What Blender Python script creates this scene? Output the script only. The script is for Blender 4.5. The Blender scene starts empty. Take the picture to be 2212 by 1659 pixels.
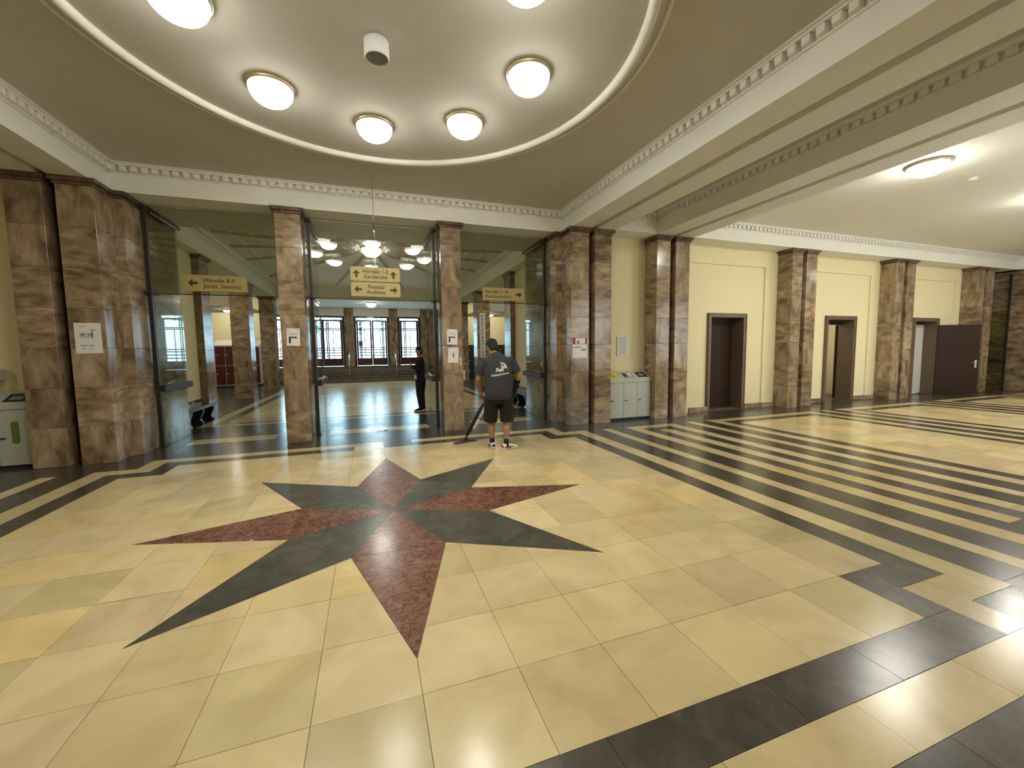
import bpy, bmesh, math, random
from mathutils import Vector, Matrix
from mathutils.bvhtree import BVHTree
random.seed(7)
PI = math.pi
SC = bpy.context.scene
COL = SC.collection

# ---------------------------------------------------------------- camera, world, exposure
cam_d = bpy.data.cameras.new('camera')
cam_d.sensor_fit = 'HORIZONTAL'; cam_d.sensor_width = 36.0
cam_d.lens = 877.06 / 2212 * 36.0
cam_d.clip_start = 0.05; cam_d.clip_end = 300
cam = bpy.data.objects.new('camera', cam_d); COL.objects.link(cam)
yaw, pit, rol = 0.335695732, -0.0819527437, -0.0127798447
_f = Vector((math.sin(yaw)*math.cos(pit), math.cos(yaw)*math.cos(pit), math.sin(pit)))
_r = Vector((math.cos(yaw), -math.sin(yaw), 0)); _u = _r.cross(_f)
_r2 = _r*math.cos(rol) + _u*math.sin(rol); _u2 = -_r*math.sin(rol) + _u*math.cos(rol)
_m = Matrix((_r2, _u2, -_f)).transposed().to_4x4(); _m.translation = Vector((-0.1818, -4.4111, 1.6789))
cam.matrix_world = _m
SC.camera = cam

world = bpy.data.worlds.new('world'); SC.world = world; world.use_nodes = True
wb = world.node_tree.nodes['Background']
wb.inputs['Color'].default_value = (0.50, 0.78, 1.0, 1); wb.inputs['Strength'].default_value = 9.0
SC.view_settings.view_transform = 'Standard'; SC.view_settings.look = 'None'
SC.view_settings.gamma = 1.0; SC.view_settings.use_curve_mapping = False
SC.view_settings.exposure = 0.22
LAMP = 76.0            # brightness of the lit glass bowls
DAY_FILL = 60.0  # power of the added window lights in the right hall
LAMPCOL = (1.0, 0.965, 0.87, 1)

# ---------------------------------------------------------------- materials
MATS = {}
def nmat(name):
    m = bpy.data.materials.new(name); m.use_nodes = True
    nt = m.node_tree; b = nt.nodes['Principled BSDF']
    MATS[name] = m
    return m, nt, b
def plain(name, col, rough=.5, metal=0, spec=.5, bump=0, bscale=60, coat=0):
    m, nt, b = nmat(name)
    b.inputs['Base Color'].default_value = (*col, 1); b.inputs['Roughness'].default_value = rough
    b.inputs['Metallic'].default_value = metal; b.inputs['Specular IOR Level'].default_value = spec
    b.inputs['Coat Weight'].default_value = coat; b.inputs['Coat Roughness'].default_value = .05
    tc = nt.nodes.new('ShaderNodeTexCoord'); n = nt.nodes.new('ShaderNodeTexNoise')
    n.inputs['Scale'].default_value = bscale; n.inputs['Detail'].default_value = 4
    nt.links.new(tc.outputs['Object'], n.inputs['Vector'])
    # faint colour unevenness so nothing is perfectly flat
    mix = nt.nodes.new('ShaderNodeMix'); mix.data_type = 'RGBA'; mix.blend_type = 'MULTIPLY'
    mix.inputs[6].default_value = (*col, 1); mix.inputs[0].default_value = .25
    cr = nt.nodes.new('ShaderNodeValToRGB'); cr.color_ramp.elements[0].color = (.82, .82, .82, 1)
    n2 = nt.nodes.new('ShaderNodeTexNoise'); n2.inputs['Scale'].default_value = 3
    nt.links.new(tc.outputs['Object'], n2.inputs['Vector'])
    nt.links.new(n2.outputs['Fac'], cr.inputs['Fac']); nt.links.new(cr.outputs['Color'], mix.inputs[7])
    nt.links.new(mix.outputs[2], b.inputs['Base Color'])
    if bump:
        bp = nt.nodes.new('ShaderNodeBump'); bp.inputs['Strength'].default_value = bump
        bp.inputs['Distance'].default_value = .01
        nt.links.new(n.outputs['Fac'], bp.inputs['Height']); nt.links.new(bp.outputs['Normal'], b.inputs['Normal'])
    return m
def stone(name, c1, c2, c3=None, scale=(3, 3, 3), rough=.16, detail=6, dist=1.0, tint=False, vein=None, rnd=True, bump=.05, lo=.35, hi=.65, rndamp=.35, coat=.0):
    """polished natural stone: noise between colours, per-piece variation from the object or the tint attribute"""
    m, nt, b = nmat(name); L = nt.links.new; N = nt.nodes.new
    tc = N('ShaderNodeTexCoord'); mp = N('ShaderNodeMapping'); mp.inputs['Scale'].default_value = scale
    L(tc.outputs['Object'], mp.inputs['Vector'])
    src = mp.outputs['Vector']
    oi = N('ShaderNodeObjectInfo')
    if rnd:
        add = N('ShaderNodeVectorMath'); add.operation = 'ADD'; mul = N('ShaderNodeMath'); mul.operation = 'MULTIPLY'
        mul.inputs[1].default_value = 37.0; L(oi.outputs['Random'], mul.inputs[0]); L(mul.outputs[0], add.inputs[1]); L(src, add.inputs[0]); src = add.outputs[0]
    n = N('ShaderNodeTexNoise'); n.inputs['Scale'].default_value = 1; n.inputs['Detail'].default_value = detail
    n.inputs['Distortion'].default_value = dist; n.inputs['Roughness'].default_value = .6; L(src, n.inputs['Vector'])
    cr = N('ShaderNodeValToRGB'); e = cr.color_ramp.elements
    e[0].position = lo; e[0].color = (*c1, 1); e[1].position = hi; e[1].color = (*c2, 1)
    if c3: q = e.new((lo+hi)/2); q.color = (*c3, 1)
    L(n.outputs['Fac'], cr.inputs['Fac']); col = cr.outputs['Color']
    if vein:
        vs, vc, w = vein
        v = N('ShaderNodeTexVoronoi'); v.feature = 'DISTANCE_TO_EDGE'; v.inputs['Scale'].default_value = vs
        wn = N('ShaderNodeTexNoise'); wn.inputs['Scale'].default_value = vs*.8; wn.inputs['Detail'].default_value = 3
        ad = N('ShaderNodeVectorMath'); ad.operation = 'ADD'; sc2 = N('ShaderNodeVectorMath'); sc2.operation = 'SCALE'; sc2.inputs['Scale'].default_value = .35
        L(tc.outputs['Object'], wn.inputs['Vector']); L(wn.outputs['Color'], sc2.inputs[0]); L(sc2.outputs[0], ad.inputs[0]); L(tc.outputs['Object'], ad.inputs[1]); L(ad.outputs[0], v.inputs['Vector'])
        vr = N('ShaderNodeValToRGB'); vr.color_ramp.elements[0].position = 0; vr.color_ramp.elements[1].position = w
        vr.color_ramp.elements[0].color = (1, 1, 1, 1); vr.color_ramp.elements[1].color = (0, 0, 0, 1)
        L(v.outputs['Distance'], vr.inputs['Fac']); mx = N('ShaderNodeMix'); mx.data_type = 'RGBA'; mx.inputs[7].default_value = (*vc, 1)
        L(vr.outputs['Color'], mx.inputs[0]); L(col, mx.inputs[6]); col = mx.outputs[2]
    mm = N('ShaderNodeMix'); mm.data_type = 'RGBA'; mm.blend_type = 'MULTIPLY'; mm.inputs[0].default_value = 1; L(col, mm.inputs[6])
    if tint:
        at = N('ShaderNodeAttribute'); at.attribute_name = 'tint'; L(at.outputs['Color'], mm.inputs[7])
    else:
        mr = N('ShaderNodeMapRange'); mr.inputs['To Min'].default_value = 1-rndamp; mr.inputs['To Max'].default_value = 1+rndamp*.6
        L(oi.outputs['Random'], mr.inputs['Value']); L(mr.outputs[0], mm.inputs[7])
    L(mm.outputs[2], b.inputs['Base Color'])
    nr = N('ShaderNodeTexNoise'); nr.inputs['Scale'].default_value = 1.7; nr.inputs['Detail'].default_value = 5; L(tc.outputs['Object'], nr.inputs['Vector'])
    rr = N('ShaderNodeMapRange'); rr.inputs['To Min'].default_value = rough*.6; rr.inputs['To Max'].default_value = rough*1.5; L(nr.outputs['Fac'], rr.inputs['Value']); L(rr.outputs[0], b.inputs['Roughness'])
    bp = N('ShaderNodeBump'); bp.inputs['Strength'].default_value = bump; bp.inputs['Distance'].default_value = .01
    n3 = N('ShaderNodeTexNoise'); n3.inputs['Scale'].default_value = 9; n3.inputs['Detail'].default_value = 6; L(src if rnd else tc.outputs['Object'], n3.inputs['Vector'])
    L(n3.outputs['Fac'], bp.inputs['Height']); L(bp.outputs['Normal'], b.inputs['Normal'])
    b.inputs['Coat Weight'].default_value = coat; b.inputs['Coat Roughness'].default_value = .06
    return m
def emit(name, col, s):
    m, nt, b = nmat(name); b.inputs['Base Color'].default_value = (.8, .8, .8, 1)
    b.inputs['Emission Color'].default_value = col; b.inputs['Emission Strength'].default_value = s
    return m
def lampmat(name, col, s, lo=.25):
    m, nt, b = nmat(name); N = nt.nodes.new; L = nt.links.new
    b.inputs['Base Color'].default_value = (.8, .8, .8, 1); b.inputs['Emission Color'].default_value = col
    g = N('ShaderNodeNewGeometry'); sx = N('ShaderNodeSeparateXYZ'); L(g.outputs['Normal'], sx.inputs[0])
    ab = N('ShaderNodeMath'); ab.operation = 'ABSOLUTE'; L(sx.outputs['Z'], ab.inputs[0])
    pw = N('ShaderNodeMath'); pw.operation = 'POWER'; pw.inputs[1].default_value = 2.2; L(ab.outputs[0], pw.inputs[0])
    mr = N('ShaderNodeMath'); mr.operation = 'MULTIPLY_ADD'; mr.inputs[1].default_value = s*(1-lo); mr.inputs[2].default_value = s*lo
    L(pw.outputs[0], mr.inputs[0]); L(mr.outputs[0], b.inputs['Emission Strength'])
    return m
def glass(name, tint, refl=.12, rough=.0):
    m, nt, b = nmat(name); N = nt.nodes.new; L = nt.links.new
    nt.nodes.remove(b); out = nt.nodes['Material Output']
    t = N('ShaderNodeBsdfTransparent'); t.inputs['Color'].default_value = (*tint, 1)
    g = N('ShaderNodeBsdfGlossy'); g.inputs['Roughness'].default_value = rough + .01; g.inputs['Color'].default_value = (.9, .92, .9, 1)
    lw = N('ShaderNodeLayerWeight'); lw.inputs['Blend'].default_value = .5          # 1-|cos|, Schlick's curve on both faces
    pw = N('ShaderNodeMath'); pw.operation = 'POWER'; pw.inputs[1].default_value = 5; L(lw.outputs['Facing'], pw.inputs[0])
    fr = N('ShaderNodeMath'); fr.operation = 'MULTIPLY_ADD'; fr.inputs[1].default_value = .6; fr.inputs[2].default_value = .035; L(pw.outputs[0], fr.inputs[0])
    mx = N('ShaderNodeMixShader'); L(fr.outputs[0], mx.inputs[0]); L(t.outputs[0], mx.inputs[1]); L(g.outputs[0], mx.inputs[2]); L(mx.outputs[0], out.inputs['Surface'])
    return m

plain('plaster', (.86, .85, .79), .75, bump=.04, bscale=120)
plain('ceiling_paint', (.61, .59, .52), .85, bump=.05, bscale=90)
plain('wall_yellow', (.84, .755, .475), .7, bump=.05, bscale=150)
plain('rib_paint', (.52, .49, .40), .8)  # tan, darker than the plaster of the inner ceiling
plain('wall_pale', (.86, .84, .76), .7)
stone('beige_stone', (.56, .445, .235), (.70, .575, .33), (.63, .51, .285), (1.4, 1.4, 1.4), .20, tint=True, rnd=False, bump=.03, coat=.0)
stone('dark_stone', (.045, .042, .032), (.075, .070, .055), (.058, .054, .042), (5, 5, 5), .22, tint=True, rnd=False, bump=.0, dist=1.0, detail=5)
stone('grey_stone', (.064, .064, .050), (.100, .099, .078), (.080, .080, .063), (4, 4, 4), .22, tint=True, rnd=False, bump=.0)
stone('red_marble', (.15, .066, .043), (.25, .128, .090), (.19, .090, .060), (6, 6, 6), .22, tint=True, rnd=False, vein=(9, (.085, .028, .018), .10), bump=.10)
stone('travertine', (.145, .092, .052), (.48, .37, .25), (.31, .222, .138), (3, 3, 7), .15, dist=.35, detail=9, bump=.08, lo=.33, hi=.68, rndamp=.22)
stone('travertine_cross', (.145, .092, .052), (.48, .37, .25), (.31, .222, .138), (5, 5, 2.2), .15, dist=.35, detail=9, bump=.08, lo=.33, hi=.68, rndamp=.22)
stone('cap_stone', (.085, .050, .030), (.20, .13, .08), None, (6, 6, 6), .25)
stone('joint_dark', (.010, .007, .005), (.02, .014, .01), None, (6, 6, 6), .6)
stone('black_marble', (.006, .006, .006), (.03, .03, .028), None, (5, 5, 5), .12, bump=.02)
stone('step_stone', (.10, .085, .06), (.20, .17, .125), None, (5, 5, 5), .3)
plain('bronze', (.030, .022, .015), .45, .2)
plain('chrome', (.75, .75, .72), .15, 1)
plain('brass', (.55, .48, .30), .35, .8)
plain('door_wood', (.030, .014, .008), .55, spec=.25)
plain('entrance_wood', (.060, .017, .011), .35, coat=.3)
plain('door_trim_stone', (.155, .105, .07), .35, bump=.1)
plain('sign_gold', (.40, .32, .125), .42, spec=.4)
plain('sign_ink', (.045, .022, .018), .6)
plain('white_paper', (.82, .80, .78), .6)
plain('ink', (.010, .010, .012), .6)
plain('grey_ink', (.28, .28, .30), .7)
plain('pale_ink', (.55, .56, .56), .7)
plain('bin_grey', (.50, .53, .48), .4)
plain('bin_dark', (.01, .012, .03), .35)
plain('yellow_label', (.85, .68, .03), .5)
plain('green_label', (.13, .20, .03), .5)
plain('white_plastic', (.75, .75, .72), .4)
plain('red_label', (.32, .035, .045), .5)
plain('locker_white', (.62, .61, .56), .45)
plain('locker_red', (.095, .004, .010), .35)
plain('locker_dark', (.015, .017, .016), .4)
plain('skin', (.40, .215, .135), .55, bump=.05, bscale=200)
plain('hair', (.012, .008, .006), .8, bump=.5, bscale=300)
plain('shirt_grey', (.036, .038, .042), .95, bump=.35, bscale=14)
plain('shorts_black', (.010, .010, .010), .9, bump=.4, bscale=14)
plain('black_cloth', (.009, .009, .011), .9, bump=.3, bscale=20)
plain('shoe_white', (.78, .75, .74), .45)
plain('shoe_red', (.25, .02, .035), .4)
plain('rubber', (.03, .03, .03), .7)
plain('mop_green', (.03, .20, .05), .5)
plain('leaf', (.22, .42, .28), .7)
plain('bark', (.08, .06, .04), .9)
plain('outdoor_ground', (.55, .60, .60), .9)
plain('outdoor_wall', (.42, .52, .55), .9)
lampmat('lamp_glass', LAMPCOL, LAMP, .015)
lampmat('inner_lamp_glass', LAMPCOL, LAMP*.95, .05)
lampmat('hall_lamp_glass', LAMPCOL, LAMP*2.3, .08)
emit('pendant_glass', (.92, 1.0, .84, 1), .62)
glass('glass_clear', (.98, .985, .97)); glass('glass_smoked', (.84, .85, .76)); glass('glass_leaf', (.90, .91, .86))

# ---------------------------------------------------------------- geometry helpers
class M:
    def __init__(s): s.v = []; s.f = []
    def add(s, v, f):
        o = len(s.v); s.v += [tuple(p) for p in v]; s.f += [tuple(i+o for i in q) for q in f]; return s
    def box(s, x0, x1, y0, y1, z0, z1):
        v = [(x0,y0,z0),(x1,y0,z0),(x1,y1,z0),(x0,y1,z0),(x0,y0,z1),(x1,y0,z1),(x1,y1,z1),(x0,y1,z1)]
        return s.add(v, [(0,3,2,1),(4,5,6,7),(0,1,5,4),(1,2,6,5),(2,3,7,6),(3,0,4,7)])
    def cbox(s, x0, x1, y0, y1, z0, z1, c=.004):
        """chamfered box"""
        X = (x0, x1); Y = (y0, y1); Z = (z0, z1); v = []; idx = {}
        for i in (0,1):
            for j in (0,1):
                for k in (0,1):
                    sx, sy, sz = (c, -c)[i], (c, -c)[j], (c, -c)[k]
                    for a, p in enumerate(((X[i], Y[j]+sy, Z[k]+sz), (X[i]+sx, Y[j], Z[k]+sz), (X[i]+sx, Y[j]+sy, Z[k]))):
                        idx[(i,j,k,a)] = len(v); v.append(p)
        g = lambda i,j,k,a: idx[(i,j,k,a)]
        F = []
        for i in (0,1): q = [g(i,0,0,0), g(i,1,0,0), g(i,1,1,0), g(i,0,1,0)]; F.append(q if i else q[::-1])
        for j in (0,1): q = [g(0,j,0,1), g(0,j,1,1), g(1,j,1,1), g(1,j,0,1)]; F.append(q if j else q[::-1])
        for k in (0,1): q = [g(0,0,k,2), g(1,0,k,2), g(1,1,k,2), g(0,1,k,2)]; F.append(q if k else q[::-1])
        for j in (0,1):
            for k in (0,1): q = [g(0,j,k,1), g(1,j,k,1), g(1,j,k,2), g(0,j,k,2)]; F.append(q if (j ^ k) else q[::-1])
        for i in (0,1):
            for k in (0,1): q = [g(i,0,k,0), g(i,0,k,2), g(i,1,k,2), g(i,1,k,0)]; F.append(q if (i ^ k) else q[::-1])
        for i in (0,1):
            for j in (0,1): q = [g(i,j,0,0), g(i,j,1,0), g(i,j,1,1), g(i,j,0,1)]; F.append(q if (i ^ j) else q[::-1])
        for i in (0,1):
            for j in (0,1):
                for k in (0,1): q = [g(i,j,k,0), g(i,j,k,1), g(i,j,k,2)]; F.append(q if not (i ^ j ^ k) else q[::-1])
        return s.add(v, F)
    def lathe(s, prof, n=32, c=(0,0,0)):
        v = []; F = []
        for (r, z) in prof:
            for k in range(n):
                a = 2*PI*k/n; v.append((c[0]+r*math.cos(a), c[1]+r*math.sin(a), c[2]+z))
        for i in range(len(prof)-1):
            for k in range(n):
                F.append((i*n+k, i*n+(k+1) % n, (i+1)*n+(k+1) % n, (i+1)*n+k))
        return s.add(v, F)
    def prism(s, poly, z0, z1):
        n = len(poly); v = [(x, y, z0) for x, y in poly] + [(x, y, z1) for x, y in poly]
        F = [tuple(range(n))[::-1], tuple(range(n, 2*n))] + [(i, (i+1) % n, n+(i+1) % n, n+i) for i in range(n)]
        return s.add(v, F)
    def loft(s, pts, rad, ref=(1,0,0), n=16, cap=True, sup=2.0):
        """tube through pts with elliptical sections rad=(ra along ref, rb across)"""
        P = [Vector(p) for p in pts]; k = len(P); rings = []
        for i, p in enumerate(P):
            t = (P[min(i+1, k-1)] - P[max(i-1, 0)]).normalized()
            a = Vector(ref); a = (a - t*a.dot(t)).normalized(); b = t.cross(a)
            r = rad[i] if isinstance(rad[i], (tuple, list)) else (rad[i], rad[i])
            ring = []
            for j in range(n):
                th = 2*PI*j/n; ca, sa = math.cos(th), math.sin(th)
                ca = math.copysign(abs(ca)**(2/sup), ca); sa = math.copysign(abs(sa)**(2/sup), sa)
                ring.append(p + a*(r[0]*ca) + b*(r[1]*sa))
            rings.append(ring)
        v = [q for ring in rings for q in ring]; F = []
        for i in range(k-1):
            for j in range(n): F.append((i*n+j, i*n+(j+1) % n, (i+1)*n+(j+1) % n, (i+1)*n+j))
        if cap: F.append(tuple(range(n))[::-1]); F.append(tuple((k-1)*n+j for j in range(n)))
        return s.add(v, F)
    def sphere(s, c, r, n=12, m=8):
        if not isinstance(r, (tuple, list)): r = (r, r, r)
        v = [(c[0], c[1], c[2]-r[2])]; F = []
        for i in range(1, m):
            ph = -PI/2 + PI*i/m
            for j in range(n):
                th = 2*PI*j/n; v.append((c[0]+r[0]*math.cos(ph)*math.cos(th), c[1]+r[1]*math.cos(ph)*math.sin(th), c[2]+r[2]*math.sin(ph)))
        v.append((c[0], c[1], c[2]+r[2])); L = len(v)-1
        for j in range(n):
            F.append((0, 1+(j+1) % n, 1+j)); F.append((L, L-n+j, L-n+(j+1) % n))
        for i in range(m-2):
            for j in range(n): F.append((1+i*n+j, 1+i*n+(j+1) % n, 1+(i+1)*n+(j+1) % n, 1+(i+1)*n+j))
        return s.add(v, F)
    def mesh(s, name):
        me = bpy.data.meshes.new(name); me.from_pydata(s.v, [], s.f); me.update(); return me

def ob(name, me, mat=None, parent=None, loc=(0,0,0), smooth=False, rot=None):
    if isinstance(me, M): me = me.mesh(name)
    if mat and not me.materials: me.materials.append(MATS[mat])
    if smooth and len(me.polygons): me.polygons.foreach_set('use_smooth', [True]*len(me.polygons))
    o = bpy.data.objects.new(name, me); COL.objects.link(o); o.location = loc
    if rot: o.rotation_euler = rot
    if parent: o.parent = parent
    return o
def thing(name, label, cat, loc=(0,0,0), rz=0, group=None):
    o = bpy.data.objects.new(name, None); COL.objects.link(o); o.location = loc; o.rotation_euler = (0, 0, rz)
    o.empty_display_size = .1; o['label'] = label; o['category'] = cat
    if group: o['group'] = group
    return o
def tag(o, label, cat, group=None):
    o['label'] = label; o['category'] = cat
    if group: o['group'] = group
    return o
def struct(o, label=None):
    o['kind'] = 'structure'
    if label: o['label'] = label
    return o
def sroot(name, loc=(0,0,0), label=None):
    o = bpy.data.objects.new(name, None); COL.objects.link(o); o.location = loc; o.empty_display_size = .1
    return struct(o, label)
def copy_tree(root, loc, rz=None, label=None):
    r = root.copy(); COL.objects.link(r); r.location = loc
    if rz is not None: r.rotation_euler = (0, 0, rz)
    if label: r['label'] = label
    for ch in root.children:
        c = ch.copy(); COL.objects.link(c); c.parent = r
        for g in ch.children:
            d = g.copy(); COL.objects.link(d); d.parent = c
    return r
def text_mesh(txt, size, align='LEFT', ext=.0006, shear=0, bold=0, spacing=1.0):
    cu = bpy.data.curves.new('t', 'FONT'); cu.body = txt; cu.size = size; cu.align_x = align; cu.extrude = ext
    cu.shear = shear; cu.offset = bold; cu.space_character = spacing; cu.resolution_u = 3
    o = bpy.data.objects.new('t', cu); COL.objects.link(o)
    dg = bpy.context.evaluated_depsgraph_get(); me = bpy.data.meshes.new_from_object(o.evaluated_get(dg))
    bpy.data.objects.remove(o); bpy.data.curves.remove(cu); return me
def txt(name, s, size, mat, parent, loc, face='-y', align='LEFT', **k):
    """flat lettering on a vertical face that looks towards -y"""
    me = text_mesh(s, size, align, **k); me.materials.clear(); me.materials.append(MATS[mat])
    rot = {'-y': (PI/2, 0, 0)}[face]
    return ob(name, me, None, parent, loc, rot=rot)

# ---------------------------------------------------------------- floor
floor = struct(ob('floor', M().box(-13, 25, -6.3, 22.0, -.25, -.0045), 'joint_dark'))
EYE = Vector((-.18, -4.41, 1.68)); FWD = _f
def clip(poly, a, b, c):
    """keep a*x+b*y<=c"""
    out = []; n = len(poly)
    for i in range(n):
        p, q = poly[i], poly[(i+1) % n]; dp = a*p[0]+b*p[1]-c; dq = a*q[0]+b*q[1]-c
        if dp <= 1e-9: out.append(p)
        if (dp < -1e-9 and dq > 1e-9) or (dp > 1e-9 and dq < -1e-9):
            t = dp/(dp-dq); out.append((p[0]+t*(q[0]-p[0]), p[1]+t*(q[1]-p[1])))
    return out
def area(p): return abs(sum(p[i][0]*p[(i+1) % len(p)][1]-p[(i+1) % len(p)][0]*p[i][1] for i in range(len(p))))/2 if len(p) > 2 else 0
RS, RI, G = 2.25, 1.020, .0014
tips = [(RS*math.cos(k*PI/4), RS*math.sin(k*PI/4)) for k in range(8)]
inner = [(RI*math.cos(k*PI/4+PI/8), RI*math.sin(k*PI/4+PI/8)) for k in range(8)]
def line(p, q, keep_left):
    """half plane a,b,c for the line p->q; keep the side to the left or right, inset by G"""
    dx, dy = q[0]-p[0], q[1]-p[1]; l = math.hypot(dx, dy); nx, ny = -dy/l, dx/l     # left normal
    if keep_left: return (-nx, -ny, -(nx*p[0]+ny*p[1]) - G)
    return (nx, ny, nx*p[0]+ny*p[1] - G)
def minus_star(poly):
    if max(math.hypot(*p) for p in poly) > 0 and min(abs(poly[0][0]), 9) >= 0:
        cx = sum(p[0] for p in poly)/len(poly); cy = sum(p[1] for p in poly)/len(poly)
        if math.hypot(cx, cy) > RS+.4: return [poly]
    res = []
    for k in range(8):
        t0, v, t1 = tips[k], inner[k], tips[(k+1) % 8]
        p = clip(poly, *(lambda a: (math.sin(a), -math.cos(a), 0))(k*PI/4))            # left of ray k
        if len(p) > 2: p = clip(p, *(lambda a: (-math.sin(a), math.cos(a), 0))((k+1)*PI/4))
        if len(p) > 2: p = clip(p, *line(t0, v, False))
        if len(p) > 2: p = clip(p, *line(v, t1, False))
        if area(p) > 1e-4: res.append(p)
    return res
PIECES = []      # (name, material, polygons, tint)
def tint_beige():
    r = random.random(); b = random.uniform(.90, 1.07)
    if r < .12: return (b*1.06, b*1.01, b*.86)          # warmer yellow slab
    if r < .24: return (b*.90, b*.92, b*.86)            # olive slab
    if r < .36: return (b*.97, b*.945, b*.95)            # pinkish slab
    return (b, b, b*random.uniform(.92, 1.05))
def tint_dark():
    b = random.uniform(.80, 1.22); return (b, b*random.uniform(.96, 1.02), b*random.uniform(.92, 1.03))
def piece(kind, polys, tint=None):
    PIECES.append((kind, polys, tint or (tint_beige() if kind == 'beige_slab' else tint_dark())))
def rect(kind, x0, x1, y0, y1, tint=None):
    if x1-x0 < .02 or y1-y0 < .02: return
    piece(kind, [[(x0+G, y0+G), (x1-G, y0+G), (x1-G, y1-G), (x0+G, y1-G)]], tint)
def strip(kind, x0, x1, y0, y1, axis, ln=.8):
    a, b = (x0, x1) if axis == 'x' else (y0, y1)
    n = max(1, round((b-a)/ln)); cuts = [a] + [a+(b-a)*(i+random.uniform(-.18, .18))/n for i in range(1, n)] + [b]
    for i in range(len(cuts)-1):
        if axis == 'x': rect(kind, cuts[i], cuts[i+1], y0, y1)
        else: rect(kind, x0, x1, cuts[i], cuts[i+1])
def star_pieces():
    for k in range(8):
        kind = 'red_slab' if k % 2 == 0 else 'grey_slab'
        v0, t, v1 = inner[(k-1) % 8], tips[k], inner[k]
        cx, cy = t[0]/RS, t[1]/RS; m = RI*math.cos(PI/8)
        inn = [(0, 0), v0, v1]; out = [v0, t, v1]
        def ins(poly):
            gx = sum(p[0] for p in poly)/3; gy = sum(p[1] for p in poly)/3
            r = poly
            for i in range(3):
                r = clip(r, *line(poly[i], poly[(i+1) % 3], True))
            return r
        for q in (inn, out):
            b = random.uniform(.88, 1.12); piece(kind, [ins(q)], (b, b, b))
star_pieces()
# central beige field: |x|<3.5,|y|<2.5 plus |x|<3,|y|<3, slabs 0.5 m square
for i in range(-7, 7):
    for j in range(-6, 6):
        x0, y0 = i*.5, j*.5
        if (j in (-6, 5)) and (i in (-7, 6)): continue
        if abs(x0+.25) < 3 or -2.5 <= y0 < 2.5:
            P0 = [(x0+G, y0+G), (x0+.5-G, y0+G), (x0+.5-G, y0+.5-G), (x0+G, y0+.5-G)]
            ps = minus_star(P0)
            if ps: piece('beige_slab', ps)
# bordering rings, mirrored to the four corners: dark 0.25, light 0.25, stepped in at the corners
def ring(kind, o):
    """stepped rectangle band from offset o to o+.25 around the field"""
    a, b, w = 3.5+o, 3.0+o, .25
    for s in (-1, 1):
        y0, y1 = (b, b+w) if s > 0 else (-b-w, -b)
        if s > 0 and kind == 'dark_slab':
            strip(kind, -b-w, -.5, y0, y1, 'x'); rect('beige_slab', -.5, 0, y0, y1); rect('dark_slab', 0, .5, y0, y1); strip(kind, .5, b+w, y0, y1, 'x')
        elif s > 0:
            strip(kind, -b-w, 0, y0, y1, 'x'); rect('dark_slab', 0, .5, y0, y1); strip(kind, .5, b+w, y0, y1, 'x')
        else: strip(kind, -b-w, b+w, y0, y1, 'x')
        x0, x1 = (a, a+w) if s > 0 else (-a-w, -a)
        strip(kind, x0, x1, -b+.5-w, b-.5+w, 'y', .9)
        for t in (-1, 1):
            xs = (b, b+w) if t > 0 else (-b-w, -b); ys = (b-.5, b) if s > 0 else (-b, -b+.5)
            rect(kind, *xs, *ys)
            xs2 = (b+w, a) if t > 0 else (-a, -b-w); ys2 = (b-.5, b-.5+w) if s > 0 else (-b+.5-w, -b+.5)
            rect(kind, *xs2, *ys2)
ring('dark_slab', 0); ring('beige_slab', .25)
YE = 2.95
C1, PITCH = 6.68, 4.385
def bay_bands(c, first=False):
    """stripes between two bays around the pier line c (c>0; mirrored by sign)"""
    for s in (-1, 1):
        def S(kind, a, b, y0=-YE, y1=YE, ax='y', ln=.9):
            x0, x1 = sorted((s*(c+a), s*(c+b))) if False else sorted((s*c_+0 for c_ in (c+a, c+b)))
            strip(kind, x0, x1, y0, y1, ax, ln)
        yield s, S
def mir(s, a, b): return sorted((s*a, s*b))
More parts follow.
